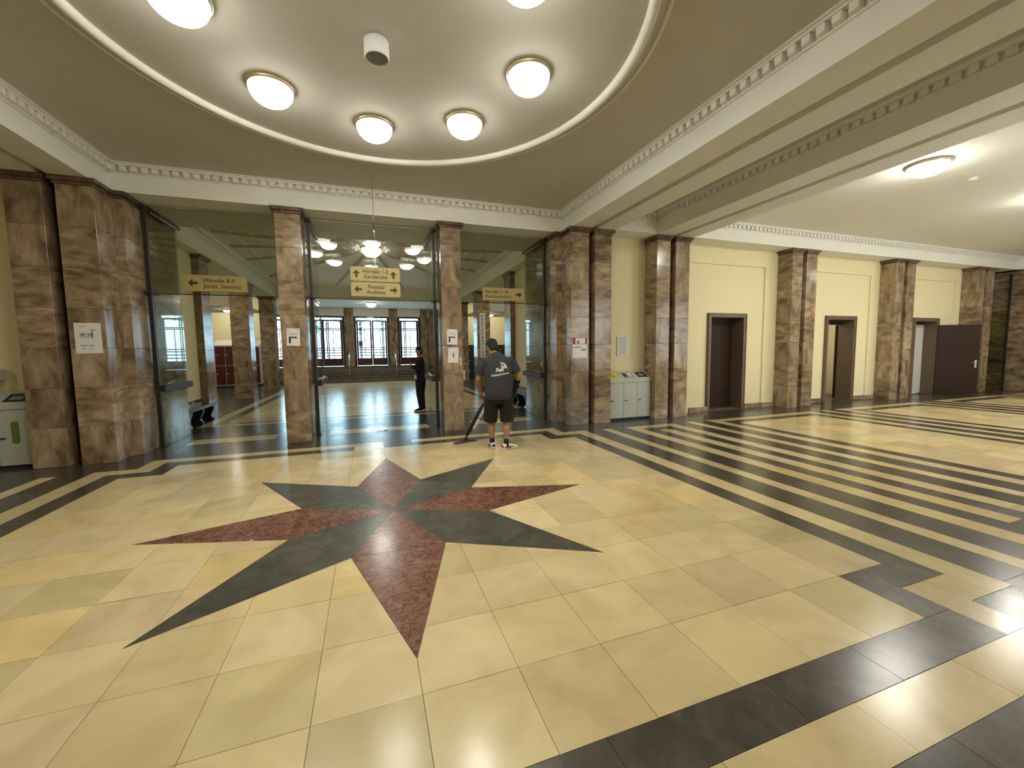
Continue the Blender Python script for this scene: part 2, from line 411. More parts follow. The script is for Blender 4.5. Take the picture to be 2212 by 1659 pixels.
for s in (1, -1):
    def V(kind, a, b, y0=-YE, y1=YE, ln=.9): strip(kind, *mir(s, a, b), y0, y1, 'y', ln)
    def H(kind, a, b, y0, y1, ln=.9): strip(kind, *mir(s, a, b), y0, y1, 'x', ln)
    V('dark_slab', 4.0, 4.38); V('beige_slab', 4.38, 4.57); V('dark_slab', 4.57, 4.95)
    # ring 4.95..6.2 with inner bar
    V('beige_slab', 4.95, 5.2); V('beige_slab', 5.95, 6.2)
    V('dark_slab', 5.2, 5.45, -2.7, 2.7); V('dark_slab', 5.7, 5.95, -2.7, 2.7); V('beige_slab', 5.45, 5.7, -2.45, 2.45)
    for t in (1, -1):
        H('beige_slab', 5.2, 5.95, *mir(t, 2.7, YE)); H('dark_slab', 5.45, 5.7, *mir(t, 2.45, 2.7))
        # dark apron up to the piers
        H('dark_slab', 4.0, 7.15, *mir(t, YE, 3.5), ln=1.0)
    n_bays = 4 if s > 0 else 1
    for k in range(n_bays+1):
        c = C1 + PITCH*k
        if k < n_bays or True:
            V('dark_slab', c-.47, c-.11); V('beige_slab', c-.11, c+.10); V('dark_slab', c+.10, c+.46)
        if k == n_bays: break
        x0, x1 = c+.46, c+PITCH-.47
        V('beige_slab', x0, x0+.25); V('beige_slab', x1-.25, x1)
        V('dark_slab', x0+.25, x0+.5, -2.7, 2.7); V('dark_slab', x1-.5, x1-.25, -2.7, 2.7)
        for t in (1, -1):
            H('beige_slab', x0+.25, x1-.25, *mir(t, 2.7, YE)); H('dark_slab', x0+.5, x1-.5, *mir(t, 2.45, 2.7))
            H('dark_slab', x0, x1+.9, *mir(t, YE, 3.5), ln=1.1)
        nx = 5; w = (x1-x0-1.0)/nx
        for i in range(nx):
            for j in range(10):
                a = x0+.5+i*w; rect('beige_slab', *mir(s, a, a+w), -2.45+j*.49, -2.45+(j+1)*.49)
    H('dark_slab', 7.0, 24 if s > 0 else 12, 3.5, 4.05, 1.2); H('dark_slab', 7.0, 24 if s > 0 else 12, -4.05, -3.5, 1.2)
    V('dark_slab', 3.75+.25, 7.0, 3.5, 4.05, 1.0); V('dark_slab', 4.0, 7.0, -4.05, -3.5, 1.0)
    for t in (1, -1):
        H('dark_slab', 3.5, 4.0, *mir(t, 3.0, 3.5), ln=.5)
# dark portal floor with the three light bars, both sides of the hall
for t in (1, -1):
    ys = mir(t, 3.5, 4.05); strip('dark_slab', -4.0, 4.0, *ys, 'x', .6)
    ys = mir(t, 4.05, 4.62); strip('dark_slab', -4.0, 4.0, *ys, 'x', .6)
    for a, b, k in ((-4, -3.48, 0), (-3.48, -2.02, 1), (-2.02, -1.03, 0), (-1.03, 1.03, 1), (1.03, 2.02, 0), (2.02, 3.48, 1), (3.48, 4, 0)):
        strip('beige_slab' if k else 'dark_slab', a, b, *mir(t, 4.62, 5.1), 'x', .5)
    strip('dark_slab', -4.0, 4.0, *mir(t, 5.1, 5.6), 'x', .6); strip('dark_slab', -4.0, 4.0, *mir(t, 5.6, 6.1), 'x', .7)
# inner hall floor
strip('dark_slab', -4.6, 4.6, 6.1, 6.65, 'x', .9)
strip('beige_slab', -4.0, 4.0, 6.65, 6.9, 'x', .9); strip('dark_slab', -3.75, 3.75, 6.9, 7.15, 'x', .9)
for s in (1, -1):
    strip('beige_slab', *mir(s, 3.75, 4.0), 6.9, 20, 'y', .9); strip('dark_slab', *mir(s, 3.5, 3.75), 7.15, 20, 'y', .9)
    for a, b in ((4.0, 4.6), (4.6, 5.5), (5.5, 6.5), (6.5, 8.0)): strip('dark_slab', *mir(s, a, b), 6.65 if a < 4.5 else 8.6, 21.9, 'y', 1.0)
y = 7.15; row = 0
while y < 20:
    h = min(.5, 20-y)
    for i in range(7):
        x0 = -3.5+i*1.0; rect('beige_slab', x0, x0+1.0, y, y+h)
    y += .5; row += 1
# build: nearest / largest 300 as parts, the rest joined per stone
def visible_size(polys):
    x = sum(p[0] for q in polys for p in q)/sum(len(q) for q in polys); yv = sum(p[1] for q in polys for p in q)/sum(len(q) for q in polys)
    d = Vector((x, yv, 0))-EYE; z = d.dot(FWD)
    if z < .3: return 0
    px, py = d.dot(_r2)/z*877, d.dot(_u2)/z*877
    if abs(px) > 1250 or abs(py) > 980: return 0
    return sum(area(q) for q in polys)*1.68*877*877/z**3
MATN = dict(beige_slab='beige_stone', dark_slab='dark_stone', red_slab='red_marble', grey_slab='grey_stone')
def slab_mesh(polys, tint, name):
    bm = bmesh.new()
    for q in polys:
        try: bm.faces.new([bm.verts.new((p[0], p[1], 0)) for p in q])
        except ValueError: pass
    bmesh.ops.remove_doubles(bm, verts=bm.verts, dist=1e-5)
    be = [e for e in bm.edges if e.is_boundary]
    g = bmesh.ops.extrude_edge_only(bm, edges=be)
    for v in g['geom']:
        if isinstance(v, bmesh.types.BMVert): v.co.z = -.006
    bmesh.ops.recalc_face_normals(bm, faces=bm.faces)
    up = [f for f in bm.faces if abs(f.normal.z) > .5]
    if up and sum(f.normal.z for f in up) < 0: bmesh.ops.reverse_faces(bm, faces=bm.faces)
    cx = sum(v.co.x for v in bm.verts)/len(bm.verts); cy = sum(v.co.y for v in bm.verts)/len(bm.verts)
    a, b, c0 = random.gauss(0, .0007), random.gauss(0, .0007), random.uniform(-.0006, .0006)
    for v in bm.verts: v.co.z += a*(v.co.x-cx)+b*(v.co.y-cy)+c0
    me = bpy.data.meshes.new(name); bm.to_mesh(me); bm.free()
    at = me.color_attributes.new('tint', 'FLOAT_COLOR', 'POINT')
    for d in at.data: d.color = (*tint, 1)
    me.materials.append(MATS[MATN[name]]); return me
PIECES.sort(key=lambda p: -visible_size(p[1]))
rest = {}; cnt = {}
for i, (kind, polys, tint) in enumerate(PIECES):
    me = slab_mesh(polys, tint, kind)
    if cnt.get(kind, 0) < 299:
        cnt[kind] = cnt.get(kind, 0)+1
        ob(kind, me, None, floor)
    else: rest.setdefault(kind, []).append(me)
for kind, ms in rest.items():
    bm = bmesh.new()
    for me in ms: bm.from_mesh(me); bpy.data.meshes.remove(me)
    me = bpy.data.meshes.new(kind+'s'); bm.to_mesh(me); bm.free(); me.materials.append(MATS[MATN[kind]])
    o = ob('far_'+kind+'s', me, None, floor); o['kind'] = 'stuff'

# ---------------------------------------------------------------- ceilings and beams
ZC, ZB = 4.74, 4.31
ceil = struct(ob('ceiling', M().box(-4.1, 4.1, -4.1, 4.1, ZC, ZC+.1), 'ceiling_paint'))
mo = M()
def torus_prof(mo, R, prof, n=96):
    v = []; F = []; k = len(prof)
    for i in range(n):
        a = 2*PI*i/n
        for r, z in prof: v.append(((R+r)*math.cos(a), (R+r)*math.sin(a), ZC+z))
    for i in range(n):
        for j in range(k): F.append((i*k+j, ((i+1) % n)*k+j, ((i+1) % n)*k+(j+1) % k, i*k+(j+1) % k))
    return mo.add(v, F)
halfr = [( .055*math.cos(PI*j/8), -.062*math.sin(PI*j/8)) for j in range(9)]
ob('ring_moulding', torus_prof(M(), 2.62, halfr), 'plaster', ceil, smooth=True)
ob('outer_ring_bead', torus_prof(M(), 2.765, [(.02*math.cos(PI*j/6), -.02*math.sin(PI*j/6)) for j in range(7)]), 'plaster', ceil, smooth=True)
# dentil cornice: a run along a wall line; dentils as parts
def dentil_mesh(): return M().cbox(-.043, .043, -.080, 0, -.080, 0, .006).mesh('dentil')
def cornice(name, p0, p1, inward, ztop, as_parts=True, pitch=.14, both=None):
    """p0->p1 on the beam face, inward = unit vector into the room"""
    p0 = Vector((*p0, 0)); p1 = Vector((*p1, 0)); d = (p1-p0); L = d.length; d.normalize(); n = Vector((*inward, 0))
    root = sroot(name, (p0.x, p0.y, ztop))
    rz = math.atan2(d.y, d.x); side = 1 if Vector((-math.sin(rz), math.cos(rz), 0)).dot(n) > 0 else -1
    root.rotation_euler = (0, 0, rz)
    m = M().box(0, L, *sorted((0, side*.13)), -.022, 0).box(0, L, *sorted((0, side*.095)), -.045, -.022).box(0, L, *sorted((0, side*.015)), -.135, -.045)
    m.box(0, L, *sorted((0, side*.03)), -.148, -.13)
    ob('cornice_band', m, 'plaster', root)
    cnt = int(L/pitch); off = (L-(cnt-1)*pitch)/2
    if as_parts:
        me = dentil_mesh(); me.materials.append(MATS['plaster'])
        for i in range(cnt):
            o = ob('dentil', me, None, root, (off+i*pitch, side*.015, -.048), rot=(0, 0, 0 if side < 0 else PI))
    else:
        m = M()
        for i in range(cnt): m.box(off+i*pitch-.045, off+i*pitch+.045, *sorted((side*.015, side*.07)), -.123, -.048)
        o = ob('dentils', m, 'plaster', root); o['kind'] = 'stuff'
    return root
# beams (all plaster), the portal beam carries on over the corner piers
beams = [ (-4.02, 4.02, 4.05, 5.95), (-4.02, 4.02, -6.2, -4.05) ]
tr = 1
for x0, x1, y0, y1 in beams:
    m = M().box(x0, x1, y0, y0+.22 if y0 > 0 else y1-.45, ZB, ZC+.1)
    if y0 > 0: m = M().box(x0, x1, 4.05, 4.24, ZB, ZC+.3).box(x0, x1, 4.24, 4.62, ZB+.006, ZC+.3).box(x0, x1, 4.62, 5.95, ZB, ZC+.3)
    else: m = M().box(x0, x1, y0, y1, ZB, ZC+.3)
    struct(ob('trim_%d' % tr, m, 'plaster')); tr += 1
for s in (1, -1):
    def bx(m, a, b, *r): return m.box(*mir(s, a, b), *r)
    m = M(); bx(m, 4.02, 4.47, -6.2, 5.95, ZB, ZC+.3); bx(m, 4.61, 5.07, -6.2, 5.95, ZB, ZC+.3); bx(m, 4.47, 4.61, -6.2, 5.95, ZB+.18, ZC+.3)
    struct(ob('trim_%d' % tr, m, 'plaster')); tr += 1
    m = M(); bx(m, 6.16, 6.63, -4.3, 4.3, ZB, ZC+.3); bx(m, 6.77, 7.23, -4.3, 4.3, ZB, ZC+.3); bx(m, 6.63, 6.77, -4.3, 4.3, ZB+.18, ZC+.3)
    struct(ob('trim_%d' % tr, m, 'plaster')); tr += 1
    # coffer bay between the two beams
    m = M(); bx(m, 5.07, 6.16, 3.5, 4.3, ZB, ZC+.3); bx(m, 5.07, 6.16, -4.3, -3.5, ZB, ZC+.3)
    struct(ob('trim_%d' % tr, m, 'plaster')); tr += 1
    struct(ob('ceiling_coffer', M().box(*mir(s, 5.07, 6.16), -3.5, 3.5, ZC, ZC+.1), 'ceiling_paint'))
    # hall beyond
    xe = 24.0 if s > 0 else 12.0
    struct(ob('ceiling_hall', M().box(*mir(s, 7.23, xe), -3.5, 3.5, ZC, ZC+.1), 'plaster'))
    m = M(); bx(m, 7.23, xe, 3.5, 4.3, ZB, ZC+.3); bx(m, 7.23, xe, -4.3, -3.5, ZB, ZC+.3)
    struct(ob('trim_%d' % tr, m, 'plaster')); tr += 1
cornice('trim_20', (-4.02, 4.05), (4.02, 4.05), (0, -1), ZC)
cornice('trim_21', (4.02, 4.05), (4.02, -4.05), (-1, 0), ZC)
cornice('trim_22', (-4.02, -4.05), (-4.02, 4.05), (1, 0), ZC)
cornice('trim_23', (-4.02, -4.05), (4.02, -4.05), (0, 1), ZC, False)
cornice('trim_24', (7.23, 3.5), (22.5, 3.5), (0, -1), ZC, False)
cornice('trim_25', (7.23, -3.5), (7.23, 3.5), (1, 0), ZC, False)
for nm, a, b, n in (('trim_26', (6.16, -3.5), (6.16, 3.5), (-1, 0)), ('trim_27', (5.07, 3.5), (6.16, 3.5), (0, -1)), ('trim_28', (5.07, 3.5), (5.07, -3.5), (1, 0)),
                    ('trim_29', (-6.16, -3.5), (-6.16, 3.5), (1, 0)), ('trim_30', (-5.07, -3.5), (-5.07, 3.5), (-1, 0))):
    cornice(nm, a, b, n, ZC, False)

# ---------------------------------------------------------------- stone columns and piers
BL = {}
def block_me(w, d, h, cross, key='stone_block'):
    k = (round(w, 3), round(d, 3), round(h, 3), cross)
    if k not in BL:
        BL[k] = M().cbox(-w/2, w/2, -d/2, d/2, 0, h, .003).mesh(key); BL[k].materials.append(MATS['travertine_cross' if cross else 'travertine'])
    return BL[k]
def shaft(root, x0, x1, y0, y1, z0=0, ztop=4.2, cap=True, course=.6, cm=(1,1,1,1)):
    """stack of polished blocks with a moulded cap, in the root's frame"""
    rx, ry = root.location.x, root.location.y
    w, d = x1-x0, y1-y0; cx, cy = (x0+x1)/2-rx, (y0+y1)/2-ry; z = z0; i = 0
    ob('shaft_core', M().box(cx-w/2+.004, cx+w/2-.004, cy-d/2+.004, cy+d/2-.004, z0, ztop), 'joint_dark', root)
    while z < ztop-.01:
        h = min(course, ztop-z)
        ob('stone_block', block_me(w, d, h-.0035, random.random() < .45), None, root, (cx, cy, z+.0015), rot=(0, 0, random.choice((0, PI)) if w != d else 0))
        z += h; i += 1
    if cap:
        q = lambda e: (cx-w/2-e*cm[0], cx+w/2+e*cm[1], cy-d/2-e*cm[2], cy+d/2+e*cm[3])
        m = M().cbox(*q(.02), ztop, ztop+.045, .004).cbox(*q(.06), ztop+.045, ZB-.002, .006)
        ob('capital', m, 'cap_stone', root)
def col_thing(label, name, x0, x1, y0, y1, cat='column', group=None):
    t = thing(name, label, cat, ((x0+x1)/2, (y0+y1)/2, 0), 0, group); shaft(t, x0, x1, y0, y1); return t
col_thing('square brown travertine column left of the middle doorway, one arrow notice', 'stone_column', -1.70, -1.28, 4.05, 4.55)
col_thing('square brown travertine column right of the middle doorway, two notices above each other', 'stone_column', 1.26, 1.68, 4.05, 4.55)
def corner_pier(s, label):
    t = thing('corner_pier', label, 'pier', (s*4.5, 4.0, 0))
    A = mir(s, 3.99, 4.43); B = mir(s, 4.58, 5.0); J = mir(s, 3.86, 4.99)
    shaft(t, *A, 3.58, 4.04, cm=(1,1,1,0)); shaft(t, *B, 3.58, 4.0, cm=(1,1,1,0))
    rx, ry = t.location.x, t.location.y
    a, b = mir(s, 4.42, 4.59); ob('recess_strip', M().box(a-rx, b-rx, 3.82-ry, 4.0-ry, 0, ZB-.003), 'joint_dark', t)
    shaft(t, *J, 4.05, 5.94, cm=(1,0,1,0) if s < 0 and False else ((1,0,1,0) if s > 0 else (0,1,1,0)))
    return t
corner_pier(1, 'massive stepped brown stone corner pier with red topped poster, right of the portal')
corner_pier(-1, 'massive stepped brown stone corner pier with floor plan sheet, left of the portal')
def pair_pier(s, c, label, y0=3.58, y1=4.0, sy=1):
    t = thing('double_pier', label, 'pier', (s*c, sy*3.82, 0), 0, None)
    ys = mir(sy, y0, y1)
    shaft(t, *mir(s, c-.455, c-.075), *ys, cm=(1,1,1,0)); shaft(t, *mir(s, c+.085, c+.49), *ys, cm=(1,1,1,0))
    rx, ry = t.location.x, t.location.y; a, b = mir(s, c-.08, c+.09); q = mir(sy, 3.78, 4.0)
    ob('recess_strip', M().box(a-rx, b-rx, q[0]-ry, q[1]-ry, 0, ZB-.003), 'joint_dark', t)
    return t
LB = ['twin brown stone pier with dark slot, between recycling station and first dark door', 'twin brown stone pier with dark slot, between the shut door and the gold-lit doorway',
      'twin brown stone pier with dark slot, just left of the wide open dark door', 'twin brown stone pier with dark slot, far right past the wide open door']
for k in range(4): pair_pier(1, C1+4.40*k, LB[k])
pair_pier(-1, C1, 'twin brown stone pier at the far left beyond the grey bin, outside the picture')

# ---------------------------------------------------------------- walls
def wall_poly(name, boxes, mat='wall_yellow', label=None):
    m = M()
    for b in boxes: m.box(*b)
    return struct(ob(name, m, mat), label)
YW = 4.05
# right hall back wall with three door openings (x0,x1,ztop)
DO = [(8.31, 9.45, 2.50), (12.78, 13.94, 2.50), (17.0, 18.2, 2.50)]
bx = []; xs = 5.0
for a, b, zt in DO: bx.append((xs, a, YW, YW+.4, 0, ZB+.2)); bx.append((a, b, YW, YW+.4, zt, ZB+.2)); xs = b
bx.append((xs, 20.4, YW, YW+.4, 0, ZB+.2))
wr = wall_poly('wall_right', bx)
# raised plaster surround leaving a shallow sunk panel in each bay
for k, (xa, xb, pa, pb) in enumerate(((7.15, 10.75, 7.62, 10.18), (11.55, 15.1, 12.0, 14.62), (15.95, 19.5, 16.35, 19.08))):
    m = M().box(xa, pa, YW-.045, YW, 0, ZB).box(pb, xb, YW-.045, YW, 0, ZB).box(pa, pb, YW-.045, YW, 3.86, ZB)
    ob('panel_surround', m, 'wall_yellow', wr)
wl = wall_poly('wall_left', [(-12, -5.0, YW, YW+.4, 0, ZB+.2)])
wall_poly('wall_near', [(-12, 24, -6.6, -6.2, -.2, 5.2)])
wall_poly('wall_left_end', [(-12.3, -12, -6.5, 4.5, -.2, 5.2)])
wall_poly('wall_right_end', [(24, 24.3, -6.5, 8, -.2, 5.2)])
wall_poly('wall_near_left', [(-12, -4.6, -6.2, -4.05, 0, 5)]); wall_poly('wall_near_right', [(4.6, 24, -6.2, -4.05, 0, 5)])
def base_run(name, spans, y):
    r = sroot(name)
    for a, b in spans: ob('skirting_stone', M().cbox(a+.001, b-.001, y-.03, y, .0, .13, .003), 'travertine', r)
base_run('baseboard_right', [(7.19, 7.62), (9.60, 10.18), (11.6, 12.64), (14.08, 14.62), (15.98, 16.9), (18.4, 19.08)], YW-.002)
base_run('baseboard_panels', [(7.62, 8.22), (10.18, 10.63), (14.62, 15.03), (19.08, 19.4)], YW-.047)
# dark stone recess with glass leaf at the far right
r = sroot('wall_far_right'); 
for k in range(7): ob('stone_block', M().cbox(20.4, 24, 5.0, 5.3, k*.62+.002, k*.62+.618, .003), 'travertine', r)
for k in range(7): ob('stone_block', M().cbox(20.35, 20.6, 4.06, 5.3, k*.62+.002, k*.62+.618, .003), 'travertine', r)
struct(ob('ceiling_far_right', M().box(20.4, 24, 4.3, 5.3, ZB, ZB+.1), 'plaster'))

# dark stone end wall of the hall with a glass door leaf
r = sroot('wall_hall_end')
for j in range(9):
    for k in range(7): ob('stone_block', M().cbox(22.0, 22.3, -3.6+j*1.05+.002, -3.6+(j+1)*1.05-.002, k*.62+.002, k*.62+.618, .003), 'travertine', r)
struct(ob('trim_50', M().box(21.6, 24.2, -4.3, 5.3, ZB, ZC+.2), 'plaster'))
r = sroot('door_13', (21.85, 3.75, 0), 'dark glass leaf with push bar at the end of the hall')
ob('glass_pane', M().box(-.006, .006, 0, 1.2, .01, 2.9), 'glass_smoked', r); ob('pivot_post', M().box(-.03, .03, -.05, .0, 0, 4.2), 'bronze', r); ob('push_bar', M().cbox(-.10, -.01, .03, 1.15, 1.02, 1.12, .006), 'bronze', r)

# inner hall shell
wall_poly('wall_inner_left', [(-4.9, -4.5, 5.95, 8.6, .5, ZB+.7)]); wall_poly('wall_inner_right', [(4.5, 4.9, 5.95, 8.6, .5, ZB+.7)])
for s, nm in ((1, 'baseboard_inner_right'), (-1, 'baseboard_inner_left')):
    ob_ = sroot(nm)
    for j in range(3): a, b = mir(s, 4.49, 4.9); ob('skirting_stone', M().cbox(a, b, 5.96+j*.88, 5.96+j*.88+.878, 0, .5, .003), 'cap_stone', ob_)
ZI = 4.95
ci = struct(ob('ceiling_inner', M().box(-4.3, 4.3, 5.95, 17.7, ZI, ZI+.1), 'plaster'))
for s in (1, -1):
    struct(ob('trim_%d' % (31 if s > 0 else 32), M().box(*mir(s, 4.22, 4.95), 5.95, 21.8, ZB, ZI+.1).box(*mir(s, 4.16, 4.22), 5.95, 17.7, ZI-.10, ZI).box(*mir(s, 4.19, 4.22), 5.95, 17.7, ZI-.2, ZI-.13), 'plaster'))
struct(ob('trim_33', M().box(-4.22, 4.22, 17.6, 21.9, ZB, ZI+.1), 'plaster'))
struct(ob('trim_34', M().box(-4.22, 4.22, 17.54, 17.6, ZB+.05, ZB+.12).box(-4.22, 4.22, 17.5, 17.6, ZI-.1, ZI), 'plaster'))
# sunburst ribs on the inner ceiling
CY = 9.35
def rib(name, a0, r0, r1, w0, w1, h=.035):
    ca, sa = math.cos(a0), math.sin(a0)
    v = []
    for r_, w in ((r0, w0), (r1, w1)):
        for q in (-1, 1): v.append((r_*ca - q*w*sa, CY+r_*sa + q*w*ca, ZI))
        v.append((r_*ca, CY+r_*sa, ZI-h))
    ob(name, M().add(v, [(0,1,2),(3,5,4),(0,2,5,3),(2,1,4,5),(1,0,3,4)]), 'rib_paint', ci)
for k in range(16):
    a = 2*PI*(k+.5)/16; ca, sa = math.cos(a), math.sin(a)
    r1 = min(4.0/abs(ca) if abs(ca) > .01 else 99, (7.9 if sa > 0 else 3.2)/abs(sa) if abs(sa) > .01 else 99)
    rib('ceiling_rib', a, .55, r1, .07, .03, .07)
for k in range(8):
    a = 2*PI*k/8; rib('ceiling_rib', a, .75, 1.05, .0, .15, .09); rib('ceiling_rib', a, 1.35, 1.05, .0, .15, .09)
    rib('ceiling_rib', a+.2, 1.8, 3.1, .02, .07, .06)
m = M()
for s in (1, -1):
    m.box(*mir(s, 3.55, 3.62), 6.3, 17.3, ZI-.03, ZI)
    for j in range(10): m.box(*mir(s, 3.0, 3.12), 6.5+j*1.1, 7.2+j*1.1, ZI-.03, ZI)
for y_ in (6.3, 17.23): m.box(-3.55, 3.55, y_, y_+.07, ZI-.03, ZI)
ob('ceiling_frame_moulding', m, 'plaster', ci)

# arcade columns of the inner hall
for s, side in ((-1, 'left'), (1, 'right')):
    col_thing('brown stone arcade column with glossy flank, first on the %s of the inner hall beside the bench' % side, 'arcade_column', *mir(s, 4.33, 4.93), 8.6, 9.25)
    col_thing('freestanding brown stone arcade column, second on the %s %s' % (side, 'under the REGISTRATION banner' if s > 0 else 'before the red lockers'), 'arcade_column', *mir(s, 4.36, 4.96), 13.2, 13.85)
    col_thing('freestanding brown stone arcade column, third and farthest on the %s of the inner hall' % side, 'arcade_column', *mir(s, 4.34, 4.94), 17.4, 18.05)
    # side aisles
    nm = 'left' if s < 0 else 'right'
    wall_poly('wall_aisle_'+nm, [(*mir(s, 8.0, 8.3), 8.3, 22, 0, 5)]); wall_poly('wall_aisle_near_'+nm, [(*mir(s, 4.9, 8.0), 8.3, 8.6, 0, 5)])
    wall_poly('wall_aisle_far_'+nm, [(*mir(s, 4.9, 8.0), 20.6, 20.9, 0, 5)])
    struct(ob('ceiling_aisle_'+nm, M().box(*mir(s, 4.95, 8.0), 8.6, 22, 4.6, 4.7), 'wall_pale'))
    wall_poly('wall_bridge_'+nm, [(*mir(s, 4.96, 8.0), 14.8, 15.0, 3.6, 4.6 if s > 0 else 3.9)], 'wall_pale' if s > 0 else 'wall_yellow')
    if s < 0: wall_poly('wall_bridge_top', [(-8.0, -4.96, 15.0, 15.2, 3.9, 4.6)], 'wall_pale')
    struct(ob('ceiling_bridge_'+nm, M().box(*mir(s, 4.96, 8.0), 15.0, 17.9, 3.6, 3.7), 'plaster'))

# ---------------------------------------------------------------- stair and entrance wall
stair = thing('entrance_stair', 'six wide dark stone steps rising to the entrance doors', 'stairs', (0, 20, 0))
for k in range(6): ob('step', M().cbox(-4.2, 4.2, k*.27, 1.615, k*.148+.001, (k+1)*.148, .008), 'step_stone', stair)
for s, sd in ((-1, 'left'), (1, 'right')):
    t = thing('handrail', 'short chrome stair handrail %s of the middle entrance door' % sd, 'handrail', (s*1.28, 20.7, 0))
    ob('rail', M().loft([(0, .6, 1.78), (0, .5, 1.84), (0, -.5, 1.22), (0, -.55, 1.1)], [.02]*4, n=8), 'chrome', t, smooth=True)
    for y0, z0, z1 in ((.5, .742, 1.84), (-.48, .15, 1.23)): ob('rail_post', M().loft([(0, y0, z0), (0, y0, z1)], [.016]*2, (0,1,0), n=8), 'chrome', t, smooth=True)
ENT = [(-5.6, -4.35), (-2.88, -1.52), (-1.0, 1.0), (1.52, 2.88), (4.35, 5.6)]
YE2 = 21.62
bx = []; xs = -8.0
for a, b in ENT: bx += [(xs, a, YE2, YE2+.5, 0, 5)] ; bx += [(a, b, YE2, YE2+.5, 3.84, 5), (a, b, YE2, YE2+.5, 0, .885)]; xs = b
bx.append((xs, 8.0, YE2, YE2+.5, 0, 5))
er = sroot('wall_entrance')
for b in bx: 
    if b[4] == 3.84: ob('lintel', M().box(*b), 'plaster', er)
    else: ob('stone_facing', M().box(*b), 'travertine_cross', er)
def entrance_door(n, a, b, label, leaves):
    r = sroot('door_%d' % n, ((a+b)/2, YE2+.12, .885), label); w = b-a; h = 3.84-.885
    fw = .12
    m = M().box(-w/2, -w/2+fw, 0, .1, 0, h).box(w/2-fw, w/2, 0, .1, 0, h).box(-w/2+fw, w/2-fw, 0, .1, h-.1, h)
    ob('door_frame', m, 'entrance_wood', r)
    lw = (w-2*fw)/leaves
    for k in range(leaves):
        x0 = -w/2+fw+k*lw+.004; x1 = x0+lw-.008; st = .10 if leaves == 2 else .12; H = h-.22
        lf = ob('door_leaf', M().cbox(x0, x0+st, .02, .075, .02, H, .004).cbox(x1-st, x1, .02, .075, .02, H, .004).cbox(x0+st, x1-st, .02, .075, .02, .46, .004).cbox(x0+st, x1-st, .02, .075, H-.09, H, .004), 'entrance_wood', r)
        ob('pane', M().box(x0+st, x1-st, .045, .052, .46, H-.09), 'glass_clear', lf)
        g = M(); gx0, gx1 = x0+st, x1-st; W = gx1-gx0; z0, z1 = .46, H-.09
        for z_ in (z0+.16, z0+.33, z0+.50, z0+.62, z1-.42, z1-.50): g.box(gx0, gx1, .056, .068, z_-.027, z_+.027)
        for f_ in (.16, .26) if k == 0 else (.74, .84): g.box(gx0+W*f_-.030, gx0+W*f_+.030, .056, .068, z0, z1)
        g.box(gx0+W*.55-.022, gx0+W*.55+.022, .056, .068, z0, z1-.5)
        ob('metal_grille', g, 'bronze', lf)
        if leaves == 2: ob('pull_handle', M().loft([(x0+.05 if k else x1-.05, -.03, .75), (x0+.05 if k else x1-.05, -.03, 1.05)], [.012]*2, n=8), 'brass', lf)
    ob('transom_pane', M().box(-w/2+fw, w/2-fw, .045, .052, h-.21, h-.10), 'glass_clear', r)
for n, ((a, b), lb, lv) in enumerate(zip(ENT, ('far left entrance glazing seen past the columns', 'left entrance door with metal grille', 'middle double entrance door with metal grille', 'right entrance door with metal grille', 'far right entrance glazing'), (1, 1, 2, 1, 1))):
    entrance_door(n+4, a, b, lb, lv)
# outside: paving, trees and a pale building
struct(ob('trim_40', M().box(-12, 12, 22.1, 60, .6, .86), 'outdoor_ground'))
def tree(x, y, h, r_, label, seed):
    random.seed(seed); t = thing('tree', label, 'tree', (x, y, .86))
    ob('trunk', M().loft([(0,0,0), (.05,0,h*.4), (0,.1,h*.75)], [.16, .12, .07], n=8), 'bark', t, smooth=True)
    m = M()
    for i in range(240):
        th, ph = random.uniform(0, 2*PI), random.uniform(-1, 1); rr = r_*random.uniform(.4, 1)
        c = Vector((math.cos(th)*math.sqrt(1-ph*ph)*rr, math.sin(th)*math.sqrt(1-ph*ph)*rr, h*.72+ph*rr*.9)); s_ = random.uniform(.10, .24)
        d = Vector((random.gauss(0,1), random.gauss(0,1), random.gauss(0,1))).normalized(); e = d.cross(Vector((.3,.2,1))).normalized(); q = d.cross(e)
        m.add([c+e*s_, c+q*s_*.6, c-e*s_, c-q*s_*.6+d*.03], [(0,1,2,3)])
    o = ob('foliage', m, 'leaf', t); o['kind'] = 'stuff'
tree(-1.6, 33, 5.5, 1.9, 'green tree outside, seen through the left pane of the middle door', 3)
tree(1.9, 38, 6.0, 2.0, 'green tree outside, seen through the right pane of the middle door', 4)
tree(5.2, 34, 5.0, 1.6, 'green tree outside, seen through the right entrance door', 5)
tree(-5.0, 36, 5.4, 1.8, 'green tree outside, seen through the left entrance door', 6)
random.seed(11)
t = thing('street_sign', 'small brown notice board on a post outside, seen through the middle door', 'sign', (-.75, 27, .86))
ob('sign_board', M().box(-.14, .14, -.02, .02, 1.25, 1.65), 'locker_red', t); ob('post', M().box(-.02, .02, .02, .05, 0, 1.6), 'bronze', t)

